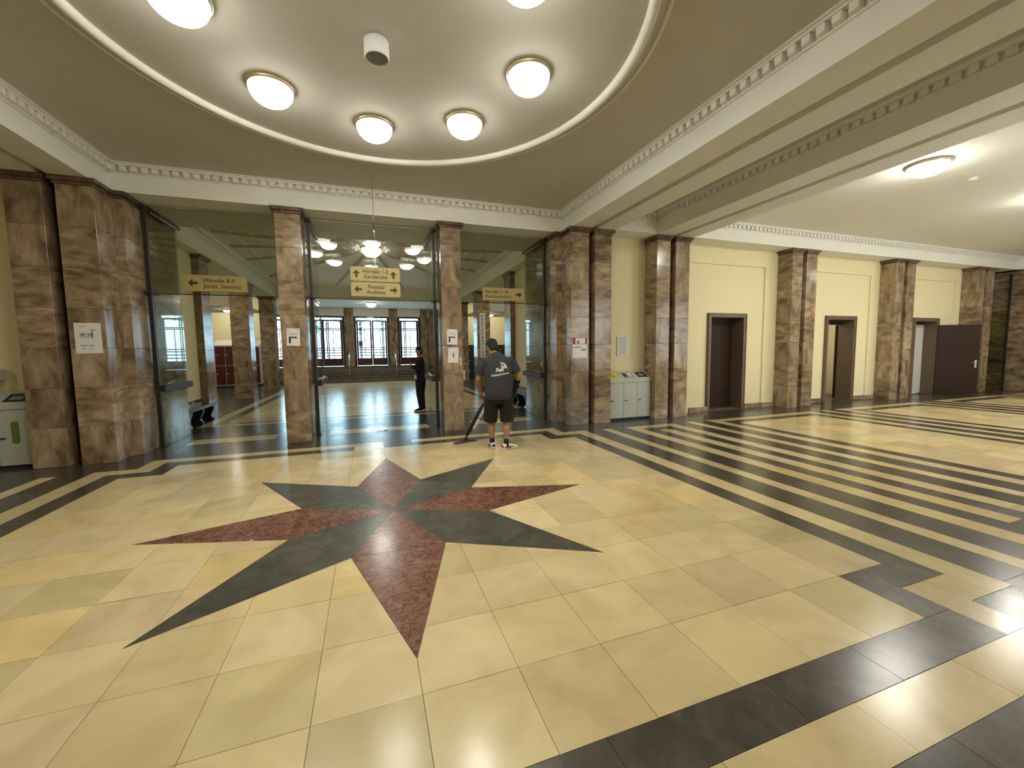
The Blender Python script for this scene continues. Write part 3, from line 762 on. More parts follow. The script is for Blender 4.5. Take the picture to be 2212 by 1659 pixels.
# ---------------------------------------------------------------- glass screens and door leaves of the portal
YG = 4.60
for n, (a, b) in enumerate(((-3.84, -1.72), (-1.26, 1.24), (1.70, 3.84))):
    r = sroot('window_%d' % (n+1), ((a+b)/2, YG, 2.78), 'fixed glass panel above the %s doorway' % ('left', 'middle', 'right')[n]); w = b-a
    ob('pane', M().box(-w/2, w/2, -.005, .005, 0, 1.51), 'glass_clear' if n == 1 else 'glass_smoked', r)
    ob('edge_rail', M().box(-w/2, w/2, -.008, .008, -.014, 0), 'bronze', r)
    ob('top_track', M().box(-w/2, w/2, -.018, .018, 1.505, 1.527), 'chrome', r)
def leaf(n, x, s, label):
    """leaf swung open along +y at x; s = side the push bar is on"""
    r = sroot('door_%d' % n, (x, YG, 0), label); Lh = 1.25
    ob('pivot_post', M().box(-.03, .03, -.05, .03, .0, 4.27), 'bronze', r)
    lf = ob('glass_pane', M().box(-.006, .006, .03, Lh, .012, 2.74), 'glass_leaf', r)
    ob('floor_pivot', M().cbox(-.04, .04, -.02, .12, .001, .035, .004), 'bronze', r)
    ob('push_bar', M().cbox(*mir(s, .0, .10) if False else sorted((-.012, s*.11)), -.03, Lh-.05, 1.02, 1.14, .008), 'bronze', lf)
    ob('bar_handle', M().loft([(s*.10, .05, 1.15), (s*.13, .35, 1.20)], [.010]*2, (0,0,1), n=8), 'chrome', lf)
    ob('upper_hinge', M().cbox(-.05, .05, -.10, .22, 2.755, 2.80, .004), 'bronze', r)
    ob('upper_pane', M().box(-.006, .006, .03, Lh, 2.80, 4.22), 'glass_leaf', r)
    ob('top_rail', M().cbox(-.035, .035, -.08, Lh+.1, 4.225, 4.285, .006), 'bronze', r)
    ob('rail_highlight', M().box(s*.030-.004, s*.030+.009, .1, Lh, 4.19, 4.224), 'chrome', r)
leaf(9, -3.80, 1, 'open glass leaf against the left pier'); leaf(10, -1.22, 1, 'open glass leaf at the left of the middle doorway')
leaf(11, 1.20, -1, 'open glass leaf at the right of the middle doorway'); leaf(12, 3.80, -1, 'open glass leaf against the right pier')

# ---------------------------------------------------------------- wooden doors in the right wall
def stone_frame(r, w, h, fw=.10):
    ob('door_surround', M().cbox(-w/2-fw, -w/2+.012, -.055, .4, 0, h+.0, .004).cbox(w/2-.012, w/2+fw, -.055, .4, 0, h, .004).cbox(-w/2-fw, w/2+fw, -.055, .4, h-.012, h+fw, .004), 'door_trim_stone', r)
    ob('surround_bead', M().box(-w/2-fw+.012, -w/2-fw+.03, -.068, -.055, 0, h+fw-.012).box(w/2+fw-.03, w/2+fw-.012, -.068, -.055, 0, h+fw-.012).box(-w/2-fw+.012, w/2+fw-.012, -.068, -.055, h+fw-.03, h+fw-.012), 'door_trim_stone', r)
def door_leaf(parent, x0, x1, y0, h, mirror=False, handle=True, rot=0, loc=(0, 0, 0)):
    w = x1-x0
    lf = ob('door_leaf', M().cbox(0, w, 0, .05, .012, h, .003), 'door_wood', parent, loc or (x0, y0, 0), rot=(0, 0, rot))
    return lf, w
# door 1: shut, set back in the reveal
a, b, zt = DO[0]
r = sroot('door_1', ((a+b)/2, YW, 0), 'shut dark brown door in stone surround'); w = b-a
stone_frame(r, w, zt)
lf = ob('door_leaf', M().cbox(-w/2+.012, w/2-.012, .32, .37, .018, zt+.01, .003), 'door_wood', r)
for z0, z1 in ((.14, .42), (.50, 2.28)):
    ob('door_panel', M().box(-w/2+.14, w/2-.14, .312, .32, z0, z1).box(-w/2+.155, w/2-.155, .306, .312, z0+.015, z1-.015), 'door_wood', lf)
ob('door_handle', M().cbox(-w/2+.03, -w/2+.075, .306, .32, .96, 1.17, .003).loft([(-w/2+.05, .30, 1.08), (-w/2+.05, .27, 1.08), (-w/2+.17, .27, 1.08)], [.009]*3, (0,0,1), n=8), 'chrome', lf)
ob('threshold', M().cbox(-w/2+.012, w/2-.012, 0, .4, 0, .018, .003), 'door_trim_stone', r)
# door 2: half open inwards, golden lit room behind
a, b, zt = DO[1]
r = sroot('door_2', ((a+b)/2, YW, 0), 'half open doorway showing a gold-lit room'); w = b-a
stone_frame(r, w, zt)
lf = ob('door_leaf', M().cbox(-1.08, 0, 0, .05, .02, zt-.14, .003), 'door_wood', r, (w/2-.03, .47, 0), rot=(0, 0, -3.0))
ob('door_handle', M().loft([(-1.02, -.03, 1.08), (-.86, -.05, 1.06)], [.014]*2, (0,0,1), n=8), 'chrome', lf)
ob('door_head', M().box(-w/2, w/2, .30, .38, zt-.14, zt), 'door_wood', r)
# door 3: wide open outward, white inside leaf
a, b, zt = DO[2]
r = sroot('door_3', ((a+b)/2, YW, 0), 'doorway with its dark leaf standing wide open'); w = b-a
stone_frame(r, w, zt)
lf = ob('door_leaf', M().cbox(0, 1.16, 0, .05, .012, 2.36, .003), 'door_wood', r, (w/2-.02, -.08, 0), rot=(0, 0, -.62))
ob('handle_plate', M().cbox(1.04, 1.10, -.012, 0, .90, 1.16, .003), 'chrome', lf)
ob('door_handle', M().loft([(1.07, -.01, 1.08), (1.07, -.05, 1.08), (.93, -.05, 1.08)], [.010]*3, (0,0,1), n=8), 'chrome', lf)
ob('inner_leaf', M().cbox(-w/2+.02, w/2-.02, .30, .35, .02, 2.40, .004), 'locker_white', r)
ob('door_head', M().box(-w/2, w/2, .30, .38, 2.40, zt), 'door_wood', r)
# small lit room behind door 2
wall_poly('wall_side_room', [(11.9, 15.2, 6.2, 6.3, 0, 3), (11.8, 11.9, 4.45, 6.3, 0, 3), (15.2, 15.3, 4.45, 6.3, 0, 3)])
struct(ob('ceiling_side_room', M().box(11.8, 15.3, 4.45, 6.3, 3.0, 3.05), 'plaster'))
rr = struct(ob('floor_side_room', M().box(11.8, 15.3, 4.05, 6.3, -.004, .0), 'dark_stone'))
at = rr.data.color_attributes.new('tint', 'FLOAT_COLOR', 'POINT')
for d in at.data: d.color = (1, 1, 1, 1)

# ---------------------------------------------------------------- lamps
def bowl_mesh(R, H, n=36):
    return M().lathe([(R*.985, 0)] + [(R*math.cos(t)**.75, -H*math.sin(t)) for t in [PI/2*i/10 for i in range(0, 10)]] + [(.001, -H)], n)
def lamp(name, x, y, z, R, H, label, group, mat='lamp_glass', cat='ceiling lamp'):
    t = thing(name, label, cat, (x, y, z), 0, group)
    ob('rim_ring', M().lathe([(R*.97, 0), (R*1.05, 0), (R*1.07, -.014), (R*1.06, -.040), (R*.99, -.042)], 36), 'brass', t, smooth=True)
    ob('glass_bowl', bowl_mesh(R, H), mat, t, (0, 0, -.02), smooth=True)
    return t
names = {0: 'at its right', 1: 'towards the portal, right of centre', 2: 'above the middle doorway', 3: 'towards the portal, left of centre',
         4: 'at its left, cut by the top edge', 5: 'rear left, out of view', 6: 'rear centre, out of view', 7: 'rear right, glow at top edge'}
for k in range(8):
    lamp('bowl_ceiling_lamp', 1.6*math.cos(k*PI/4), 1.6*math.sin(k*PI/4), ZC-.001, .235, .19, 'white glass bowl lamp in the ceiling ring, '+names[k], 'ring of eight bowl lamps in the round ceiling moulding')
for k in range(3):
    lamp('bowl_ceiling_lamp', 8.87+4.4*k, 0, ZC-.001, .27, .17, ('large white bowl lamp on the right hall ceiling, %s' % ('nearest and in view', 'second along, cut by the right edge', 'third along, out of view')[k]), 'bowl lamps along the right hall', 'hall_lamp_glass')
lamp('bowl_ceiling_lamp', -8.87, 0, ZC-.001, .27, .17, 'large white glass bowl lamp on the left hall ceiling, outside the picture', None)
lamp('bowl_ceiling_lamp', 0, CY, ZI-.001, .30, .26, 'big bright bowl lamp at the centre of the sunburst ceiling', None, 'inner_lamp_glass')
for k in range(8):
    a = PI/8*0 + k*PI/4
    x, y = 1.80*math.cos(a), CY+1.92*math.sin(a)
    t = lamp('small_bowl_lamp', x, y, ZI-.16, .19, .13, 'small white bowl lamp of the sunburst ceiling, ' + ('right one', 'far right one', 'far middle one behind the signs', 'far left one', 'left one', 'near left one', 'near middle one behind the sign rod', 'near right one')[k], 'ring of small bowl lamps on the sunburst ceiling', 'pendant_glass')
    ob('stem', M().lathe([(.03, .158), (.03, 0)], 12), 'brass', t)
lamp('bowl_ceiling_lamp', 0, 18.7, ZB-.001, .26, .22, 'bright bowl lamp over the entrance stair', None, 'inner_lamp_glass')
for s, sd in ((-1, 'left'), (1, 'right')):
    lamp('bowl_ceiling_lamp', s*5.85, 16.2, 3.599, .16, .10, 'small bright lamp under the low bridge of the %s aisle' % sd, None)
    lamp('bowl_ceiling_lamp', s*6.4, 11.6, 4.599, .27, .2, 'bowl lamp in the %s side aisle, hidden behind the arcade' % sd, None)  # unseen lamp added to brighten the aisle
    lamp('bowl_ceiling_lamp', s*6.6, 19.2, 4.599, .27, .2, 'bowl lamp at the end of the %s side aisle, hidden' % sd, None)  # second added lamp, brightens the aisle end from out of sight
lamp('bowl_ceiling_lamp', 13.6, 5.3, 2.999, .2, .15, 'ceiling lamp of the small room behind the half open door', None)
t = thing('ceiling_speaker', 'short white cylindrical speaker hanging at the centre of the ceiling ring', 'speaker', (0, 0, ZC))
ob('speaker_housing', M().lathe([(.001, -.03), (.10, -.03), (.118, -.045), (.118, -.185), (.112, -.20), (.104, -.20), (.100, -.188)], 28), 'white_plastic', t, smooth=True)
ob('speaker_grille', M().lathe([(.100, -.188), (.05, -.184), (.001, -.183)], 28), 'grey_ink', t, smooth=True); ob('stem', M().lathe([(.02, 0), (.02, -.03)], 10), 'white_plastic', t)
tag(ob('ceiling_sensor', M().lathe([(.001, -.05), (.05, -.048), (.065, -.02), (.065, 0)], 20), 'white_plastic', None, (10.45, .1, ZC), smooth=True), 'small round white sensor on the right hall ceiling beside the lamp', 'sensor')

# added fill light: unseen tall windows on the viewer's side of the right hall
def fill_window(n, x, y, rz, w_, h_, z, power):
    r = sroot('window_%d' % n, (x, y, z), 'tall window, out of the picture'); r.rotation_euler = (0, 0, rz)
    m = M().box(-w_/2-.08, -w_/2, -.06, .06, -.08, h_+.08).box(w_/2, w_/2+.08, -.06, .06, -.08, h_+.08).box(-w_/2, w_/2, -.06, .06, -.08, 0).box(-w_/2, w_/2, -.06, .06, h_, h_+.08).box(-.03, .03, -.04, .04, 0, h_).box(-w_/2, w_/2, -.04, .04, h_*.62, h_*.62+.05)
    ob('window_frame', m, 'entrance_wood', r)
    L = bpy.data.lights.new('daylight', 'AREA'); L.shape = 'RECTANGLE'; L.size = w_; L.size_y = h_; L.energy = power; L.color = (.88, .95, 1.0)
    lo = bpy.data.objects.new('daylight', L); COL.objects.link(lo); lo.parent = r; lo.location = (0, -.05, h_/2); lo.rotation_euler = (-PI/2, 0, 0)
for k in range(3): fill_window(20+k, 8.87+4.385*k, -4.04, PI, 1.7, 2.6, 1.1, DAY_FILL)

# ---------------------------------------------------------------- hanging signs
def arrow(w, h, d):
    """arrow polygon pointing along d in the board plane"""
    P = [(0, h/2), (-w*.5, .02*h), (-w*.15, .02*h), (-w*.15, -h/2), (w*.15, -h/2), (w*.15, .02*h), (w*.5, .02*h)]
    a = {'up': 0, 'left': PI/2, 'right': -PI/2}[d]; ca, sa = math.cos(a), math.sin(a)
    return [(x*ca - z*sa, x*sa + z*ca) for x, z in P]
def flat(poly, x, z, y0, y1):
    """extrude an x-z polygon along y"""
    n = len(poly); v = [(x+p[0], y0, z+p[1]) for p in poly] + [(x+p[0], y1, z+p[1]) for p in poly]
    return M().add(v, [tuple(range(n)), tuple(range(2*n-1, n-1, -1))] + [(i, n+i, n+(i+1) % n, (i+1) % n) for i in range(n)])
def rrect(w, h, r, n=4):
    P = []
    for cx, cz, a0 in ((w/2-r, h/2-r, 0), (-w/2+r, h/2-r, PI/2), (-w/2+r, -h/2+r, PI), (w/2-r, -h/2+r, 1.5*PI)):
        for i in range(n+1): a = a0+PI/2*i/n; P.append((cx+r*math.cos(a), cz+r*math.sin(a)))
    return P
def board(parent, w, h, z, lines, arrows, size, tx, align, name='sign_board'):
    b_ = ob(name, flat(rrect(w, h, .03), 0, z, -.02, .02), 'sign_gold', parent)
    lh = size*1.02
    for i, ln in enumerate(lines):
        txt('lettering', ln, size, 'sign_ink', b_, (tx, -.0208, z + (len(lines)/2-i)*lh - lh*.80), align=align, bold=.0012)
    for d, ax, s_ in arrows: ob('arrow', flat(arrow(s_, s_, d), ax, z, -.0218, -.0195), 'sign_ink', b_)
    return b_
t = thing('hanging_sign', 'two gold direction boards above each other, hung from one rod before the middle doorway', 'sign', (-.025, 3.3, ZC))
ob('rod', M().loft([(0,0,0), (0,0,-.80)], [.006]*2, n=8), 'chrome', t); ob('rod_sleeve', M().loft([(0,0,-.80), (0,0,-1.10)], [.020]*2, n=12), 'chrome', t, smooth=True)
ob('rod_tip', M().loft([(-.012,0,-1.1), (-.012,0,-1.57)], [.004]*2, n=6).loft([(.012,0,-1.1), (.012,0,-1.57)], [.004]*2, n=6), 'chrome', t)
board(t, .83, .245, 3.052-ZC, ['Hörsäle 1-2', 'Garderobe'], [('up', -.32, .125), ('up', .30, .125)], .090, 0, 'CENTER')
board(t, .83, .245, 2.785-ZC, ['Festsaal', 'Audimax'], [('left', -.30, .125), ('right', .30, .125)], .090, 0, 'CENTER')
t = thing('door_sign', 'gold direction board with left arrow, Hörsäle 8-9, above the left doorway', 'sign', (-2.72, 4.32, 2.94))
board(t, .96, .285, 0, ['Hörsäle 8-9', 'Jurist. Seminar'], [('left', -.35, .14)], .100, -.19, 'LEFT'); ob('chrome_edge', M().cbox(.472, .484, -.024, .024, -.12, .12, .002), 'chrome', t)
ob('hanger', M().box(-.42, -.41, .024, .27, .0, .02).box(.41, .42, .024, .27, 0, .02), 'bronze', t)
t = thing('door_sign', 'gold direction board with right arrow, Hörsäle 2-14, above the right doorway', 'sign', (2.69, 4.32, 2.93))
board(t, .97, .275, 0, ['Hörsäle 2-14', 'Zeicheninstitut'], [('right', .36, .14)], .100, -.43, 'LEFT'); ob('chrome_edge', M().cbox(-.490, -.478, -.024, .024, -.12, .12, .002), 'chrome', t)
ob('hanger', M().box(-.42, -.41, .024, .27, .0, .02).box(.41, .42, .024, .27, 0, .02), 'bronze', t)

# ---------------------------------------------------------------- paper notices
def paper(name, label, x, y, z, w, h, tilt=0, mat='white_paper'):
    t = thing(name, label, 'notice', (x, y, z))
    t.rotation_euler = (0, tilt, 0)
    ob('sheet', M().box(-w/2, w/2, -.0025, -.0005, -h/2, h/2), mat, t); return t
def bend_arrow():
    return [(-.075, -.085), (-.042, -.085), (-.042, .012), (.035, .012), (.035, -.004), (.062, .022), (.035, .050), (.035, .036), (-.075, .036)]
for x, lb in ((-1.497, 'white sheet with bent arrow taped to the left portal column'), (1.462, 'white sheet with bent arrow, upper of the two on the right portal column')):
    t = paper('arrow_notice', lb, x, 4.047, 1.98, .22, .32, .03)
    for i, s_ in enumerate(('REGISTRATION', '& CLOAKROOM')): txt('lettering', s_, .021, 'ink', t, (0, -.003, .065-.026*i), align='CENTER')
    ob('bent_arrow', flat(bend_arrow(), 0, -.03, -.0035, -.0026), 'ink', t)
    ob('tape', M().box(-.10, -.07, -.004, -.0026, .125, .137).box(.07, .10, -.004, -.0026, .125, .137), 'grey_ink', t)
t = paper('arrow_notice', 'white sheet with upward arrow, lower of the two on the right portal column', 1.475, 4.047, 1.60, .22, .32, .03)
txt('lettering', 'HÖRSAAL 1', .021, 'ink', t, (0, -.003, .055), align='CENTER'); ob('up_arrow', flat(arrow(.045, .10, 'up'), 0, -.01, -.0035, -.0026), 'ink', t)
ob('tape', M().box(-.10, -.07, -.004, -.0026, .125, .137).box(.07, .10, -.004, -.0026, .125, .137), 'grey_ink', t)
t = paper('floor_plan_sheet', 'white floor plan sheet on the left corner pier', -4.205, 3.577, 1.95, .32, .46, .0)
m = M()
m.box(-.10, .06, -.0035, -.0026, .0, .085); ob('plan_area', m, 'pale_ink', t)
ob('plan_lines', M().box(-.11, -.02, -.004, -.0026, .175, .180).box(-.09, -.04, -.0045, -.0026, .045, .058).box(.0, .05, -.0045, -.0026, .045, .056).box(.045, .055, -.0045, -.0026, .0, .11).box(.03, .09, -.0045, -.0026, .12, .128), 'ink', t)
ob('plan_text', M().box(-.10, -.02, -.004, -.0026, -.12, -.105).box(.0, .06, -.004, -.0026, -.12, -.105).box(-.09, -.03, -.004, -.0026, -.165, -.155).box(.0, .06, -.004, -.0026, -.165, -.155), 'grey_ink', t)
t = paper('event_poster', 'white poster with a red picture on top, on the right corner pier', 4.20, 3.577, 1.73, .36, .46)
ob('red_picture', M().box(-.175, .175, -.0035, -.0026, .07, .22), 'red_label', t); ob('picture_card', M().box(-.11, .13, -.0045, -.0034, .08, .205), 'white_paper', t)
ob('picture_figure', M().box(-.08, -.01, -.0052, -.0044, .08, .15), 'grey_ink', t); ob('poster_text', M().box(-.15, .03, -.0035, -.0026, -.005, .02).box(.03, .15, -.0035, -.0026, -.07, -.03).box(-.15, -.05, -.0035, -.0026, -.14, -.135), 'grey_ink', t)
t = thing('wall_notice', 'pale lilac framed notice board on the wall above the recycling station', 'notice', (5.625, 4.045, 1.75))
ob('board', M().cbox(-.165, .165, -.02, .0, -.235, .235, .004), 'white_paper', t)
m = M()
for i in range(14): m.box(-.13, random.uniform(.05, .13), -.0215, -.0198, .15-i*.026, .158-i*.026)
ob('printed_lines', m, 'grey_ink', t); ob('heading', M().box(-.13, .10, -.0215, -.0198, .185, .20), 'grey_ink', t)
t = thing('registration_banner', 'tall narrow white banner lettered REGISTRATION on the right arcade column', 'banner', (4.60, 13.19, 2.37))
ob('sheet', M().box(-.13, .13, -.004, 0, -.98, .98), 'white_paper', t)
for i, ch in enumerate('REGISTRATION'): txt('letter', ch, .155, 'ink', t, (0, -.005, .80-.157*i), align='CENTER', bold=.003)
t = thing('floor_socket', 'white taped frame with a floor socket before the middle doorway', 'floor socket', (.03, 4.62, 0))
ob('tape_frame', M().box(-.12, 0, -.10, -.085, 0, .003).box(-.12, 0, .085, .1, 0, .003).box(-.12, -.105, -.1, .1, 0, .003).box(-.01, .005, -.1, .1, 0, .003).box(.11, .13, -.06, .12, 0, .003).box(.005, .13, -.06, -.045, 0, .003), 'white_paper', t)
ob('cover', M().cbox(.02, .10, -.03, .08, .0, .004, .001), 'grey_ink', t)
tag(ob('litter', M().sphere((0, 0, .004), (.012, .009, .004), 8, 5), 'white_paper', None, (-1.25, -.30, .001)), 'tiny white scrap on the left red arm of the floor star', 'litter')
tag(ob('pier_label', M().box(-.04, .04, -.002, 0, -.05, .05), 'white_paper', None, (3.855, 4.9, 1.33), rot=(0, 0, -PI/2)), 'small white label on the flank of the right pier above the push bar', 'label')

t = thing('door_button', 'small beige switch box with dark flap on the flank of the right portal column', 'switch', (1.68, 4.26, 1.17))
ob('switch_box', M().cbox(.001, .07, -.07, .07, -.10, .10, .006), 'white_plastic', t); ob('flap', M().box(.071, .078, -.05, .05, -.09, .07), 'ink', t)
tag(ob('wall_strip', M().box(-.009, .009, -.004, 0, -.09, .09), 'wall_pale', None, (1.63, 4.048, 1.47)), 'narrow pale vertical strip on the right portal column beside the notices', 'label')

# ---------------------------------------------------------------- recycling stations
def recycling(x, label, rz=0):
    t = thing('recycling_station', label, 'bin', (x, 3.72, 0)); W = 1.15
    ob('plinth', M().box(-W/2+.02, W/2-.02, .03, .31, 0, .05), 'rubber', t)
    ob('body', M().cbox(-W/2, W/2,   .022, .275, .05, .965, .004), 'bin_grey', t)
    # sloping lid
    n = [(.0, .90), (.0, .985), (.28, 1.14), (.28, .90)]
    v = [(-W/2-.005, a, b) for a, b in n] + [(W/2+.005, a, b) for a, b in n]
    ob('sloping_lid', M().add(v, [(0,1,2,3), (7,6,5,4), (0,4,5,1), (1,5,6,2), (2,6,7,3), (3,7,4,0)]), 'bin_grey', t)
    for k in range(3):
        x0 = -W/2+k*W/3
        d = ob('door_panel', M().cbox(x0+.004, x0+W/3-.004, .0, .022, .055, .885, .003), 'bin_grey', t)
        ob('lock_knob', M().loft([(x0+.055, -.002, .47), (x0+.055, -.022, .47)], [.014, .012], (1,0,0), n=10).box(x0+.05, x0+.10, -.020, -.004, .464, .476), 'ink', d)
    sl = math.atan2(.155, .28)
    def lid(name, mat, x0, x1, a, b, dz=.003, par=t):
        m_ = M().box(x0, x1, a, b, 0, dz); o = ob(name, m_, mat, par, (0, .0, .985), rot=(sl, 0, 0)); return o
    o = ob('yellow_inlet', M().add([(-.55,.03,0),(-.27,.03,0),(-.31,.28,0),(-.55,.28,0),(-.55,.03,.004),(-.27,.03,.004),(-.31,.28,.004),(-.55,.28,.004)], [(4,5,6,7),(0,1,5,4),(1,2,6,5),(2,3,7,6),(3,0,4,7)]), 'yellow_label', t, (0, 0, .985), rot=(sl, 0, 0))
    ob('inlet_mark', M().lathe([(.001, .006), (.035, .006), (.037, 0)], 16, (-.42, .12, 0)).lathe([(.001, .006), (.02, .006), (.022, 0)], 12, (-.36, .08, 0)), 'green_label', o)
    o = lid('green_inlet', 'green_label', -.13, -.03, .05, .25, .004); ob('slot', M().box(-.11, -.05, .09, .21, .004, .005), 'ink', o)
    o = lid('paper_inlet', 'ink', .0, .11, .05, .25, .004); ob('slot', M().box(.012, .098, .062, .238, .004, .006), 'white_paper', o)
    o = lid('blue_inlet', 'bin_dark', .26, .52, .05, .26, .005); ob('slot', M().box(.31, .46, .10, .20, .005, .007), 'grey_ink', o)
    ob('maker_plate', M().box(-W/2+.01, -W/2+.13, -.002, 0, .865, .870).box(-W/2+.01, -W/2+.09, -.002, 0, .845, .850), 'bin_dark', t)
    return t
recycling(5.635, 'grey three door recycling station with yellow, green and blue lid openings, right niche')
lt = recycling(-5.635, 'grey recycling station with dark blue lid opening at the left edge of the picture')
ob('green_sticker', flat(rrect(.09, .34, .04), .40, .55, -.003, 0), 'green_label', lt)
t = thing('wall_dispenser', 'grey white dispenser fixed to the yellow wall above the left bin', 'dispenser', (-5.62, 4.045, 1.40))
ob('housing', M().cbox(-.16, .16, -.13, 0, -.08, .10, .01), 'white_plastic', t); ob('tray', M().cbox(-.13, .13, -.14, 0, -.16, -.085, .008), 'chrome', t)

# ---------------------------------------------------------------- benches and lockers
def bench(x, s, label):
    t = thing('marble_bench', label, 'bench', (x, 7.3, 0))
    ob('seat_slab', M().cbox(*mir(s, -.20, .22), -.85, .85, .40, .46, .01), 'black_marble', t)
    ob('seat_edge', M().cbox(*mir(s, -.17, .2), -.80, .80, .36, .40, .006), 'black_marble', t)
    for yy in (-.72, -.02, .68):
        # scrolled support, profile in x-z extruded along y
        P = [(-.16, 0), (.16, 0), (.14, .06), (.09, .12), (.13, .22), (.17, .30), (.17, .36), (-.17, .36), (-.17, .30), (-.13, .22), (-.09, .12), (-.14, .06)]
        ob('scroll_leg', flat([(p[0], p[1]) for p in P], 0, 0, yy-.05, yy+.05), 'black_marble', t)
        ob('leg_edge', M().loft([(-s*.145, yy, .03), (-s*.095, yy, .12), (-s*.135, yy, .22), (-s*.172, yy, .34)], [(.006, .05)]*4, (1,0,0), n=8), 'step_stone', t)
    return t
bench(-4.20, -1, 'black marble bench on scrolled legs against the left wall past the doorway')
bench(4.20, 1, 'black marble bench on scrolled legs behind the man, right wall')
def lockers(name, x, y, w, dep, h, cols, rows, dmat, label, slope=True):
    t = thing(name, label, 'locker', (x, y, 0))
    ob('carcass', M().cbox(-w/2, w/2, .02, dep, .10, h, .003), 'locker_white' if dmat == 'locker_red' else 'locker_dark', t)
    ob('plinth', M().box(-w/2+.03, w/2-.03, .06, dep-.02, 0, .10), 'rubber', t)
    if slope:
        v = [(-w/2, .02, h), (w/2, .02, h), (w/2, dep, h), (-w/2, dep, h), (-w/2, dep, h+.28), (w/2, dep, h+.28)]
        ob('sloping_top', M().add(v, [(0,1,5,4), (0,4,3), (1,2,5), (2,3,4,5)]), 'locker_white', t)
    cw = (w-.08)/cols; rh = (h-.10-.09)/rows
    for i in range(cols):
        for j in range(rows):
            x0 = -w/2+.04+i*cw; z0 = .14+j*rh
            d = ob('locker_door', M().cbox(x0+.012, x0+cw-.012, 0, .02, z0+.012, z0+rh-.012, .003), dmat, t)
            ob('number_plate', M().box(x0+.03, x0+.13, -.003, 0, z0+rh*.55, z0+rh*.55+.03), 'white_paper', d)
lockers('locker_bank', -7.0, 19.5, .95, .5, 2.13, 2, 2, 'locker_red', 'dark red lockers in a white sloping topped case, left of the second arcade column')
lockers('locker_bank', -5.85, 20.0, .55, .5, 2.10, 1, 2, 'locker_red', 'dark red lockers glimpsed between the second and third left arcade columns')
lockers('locker_bank', 5.6, 19.6, 1.2, .5, 2.05, 3, 3, 'locker_dark', 'black lockers in the right aisle behind the man', False)
lockers('locker_bank', 7.2, 19.6, 1.2, .5, 2.05, 3, 3, 'locker_dark', 'black lockers at the outer end of the right aisle', False)
# ---------------------------------------------------------------- people
def remesh(o, vox, smooth=4):
    r = o.modifiers.new('remesh', 'REMESH'); r.mode = 'VOXEL'; r.voxel_size = vox; r.use_smooth_shade = True
    s = o.modifiers.new('smooth', 'SMOOTH'); s.factor = .5; s.iterations = smooth
    return o
def V3(*a): return Vector(a)
def hand(m, wrist, d, palm, thumb_side, curl=.6, k=1.0):
    """palm + five bent fingers; d = direction of the hand, palm = the way the palm faces"""
    d = Vector(d).normalized(); palm = Vector(palm); palm = (palm-d*palm.dot(d)).normalized(); w = d.cross(palm).normalized()*thumb_side
    W = Vector(wrist); ref = tuple(w)
    m.loft([W-d*.02*k, W+d*.03*k, W+d*.07*k, W+d*.095*k], [(.026*k, .019*k), (.036*k, .017*k), (.042*k, .015*k), (.040*k, .012*k)], ref, 12)
    for i, (off, ln) in enumerate(((.030, .072), (.010, .080), (-.010, .075), (-.029, .060))):
        b = W+d*.088*k+w*off*k; pts = [b-d*.02*k]; ang = 0
        for j, f in enumerate((.45, .30, .25)):
            ang += curl*(.5 if j == 0 else .75)
            dd = (d*math.cos(ang)+palm*math.sin(ang)); b = b+dd*ln*f*k; pts.append(b.copy())
        m.loft(pts, [.0095*k, .0092*k, .0085*k, .0070*k], ref, 8)
    b = W+d*.025*k+w*.030*k; t1 = (d*.55+w*.75+palm*.35).normalized(); t2 = (d*.9+w*.15+palm*.55).normalized()
    m.loft([b-t1*.01*k, b+t1*.035*k, b+t1*.04*k+t2*.03*k, b+t1*.04*k+t2*.05*k], [.013*k, .012*k, .010*k, .008*k], tuple(d), 8)
def head(m, c, fwd, up, k=1.0):
    """skull, jaw, nose, ears, brow around centre c (mid head), returns frame"""
    F = Vector(fwd).normalized(); U = Vector(up); U = (U-F*U.dot(F)).normalized(); R = F.cross(U)
    C = Vector(c); P = lambda x, y, z: C+R*x*k+F*y*k+U*z*k
    rings = [(-.118, .030, .026, .034), (-.105, .046, .045, .030), (-.075, .060, .070, .014), (-.03, .071, .088, .002), (.02, .077, .096, -.004), (.06, .076, .096, -.010), (.095, .060, .078, -.012), (.115, .036, .050, -.012), (.124, .012, .018, -.012)]
    m.loft([P(0, y, z) for z, a, b, y in rings], [(a*k, b*k) for z, a, b, y in rings], tuple(R), 20)
    m.loft([P(0, .088, .030), P(0, .100, .005), P(0, .112, -.018), P(0, .095, -.028)], [(.009*k, .010*k), (.011*k, .012*k), (.016*k, .012*k), (.012*k, .008*k)], tuple(R), 8)
    m.loft([P(-.034, .082, .036), P(0, .090, .036), P(.034, .082, .036)], [.010*k, .010*k, .010*k], tuple(U), 8)
    m.loft([P(-.022, .082, -.058), P(0, .090, -.058), P(.022, .082, -.058)], [(.007*k, .008*k)]*3, tuple(U), 8)
    for s in (-1, 1):
        m.loft([P(s*.072, -.004, -.028), P(s*.084, -.012, .0), P(s*.086, -.014, .022), P(s*.076, -.006, .034)], [(.006*k, .012*k), (.006*k, .017*k), (.006*k, .017*k), (.005*k, .010*k)], tuple(R), 8)
    return P, R, F, U
def limb(m, pts, rad, ref=(1, 0, 0), n=16): m.loft(pts, rad, ref, n)
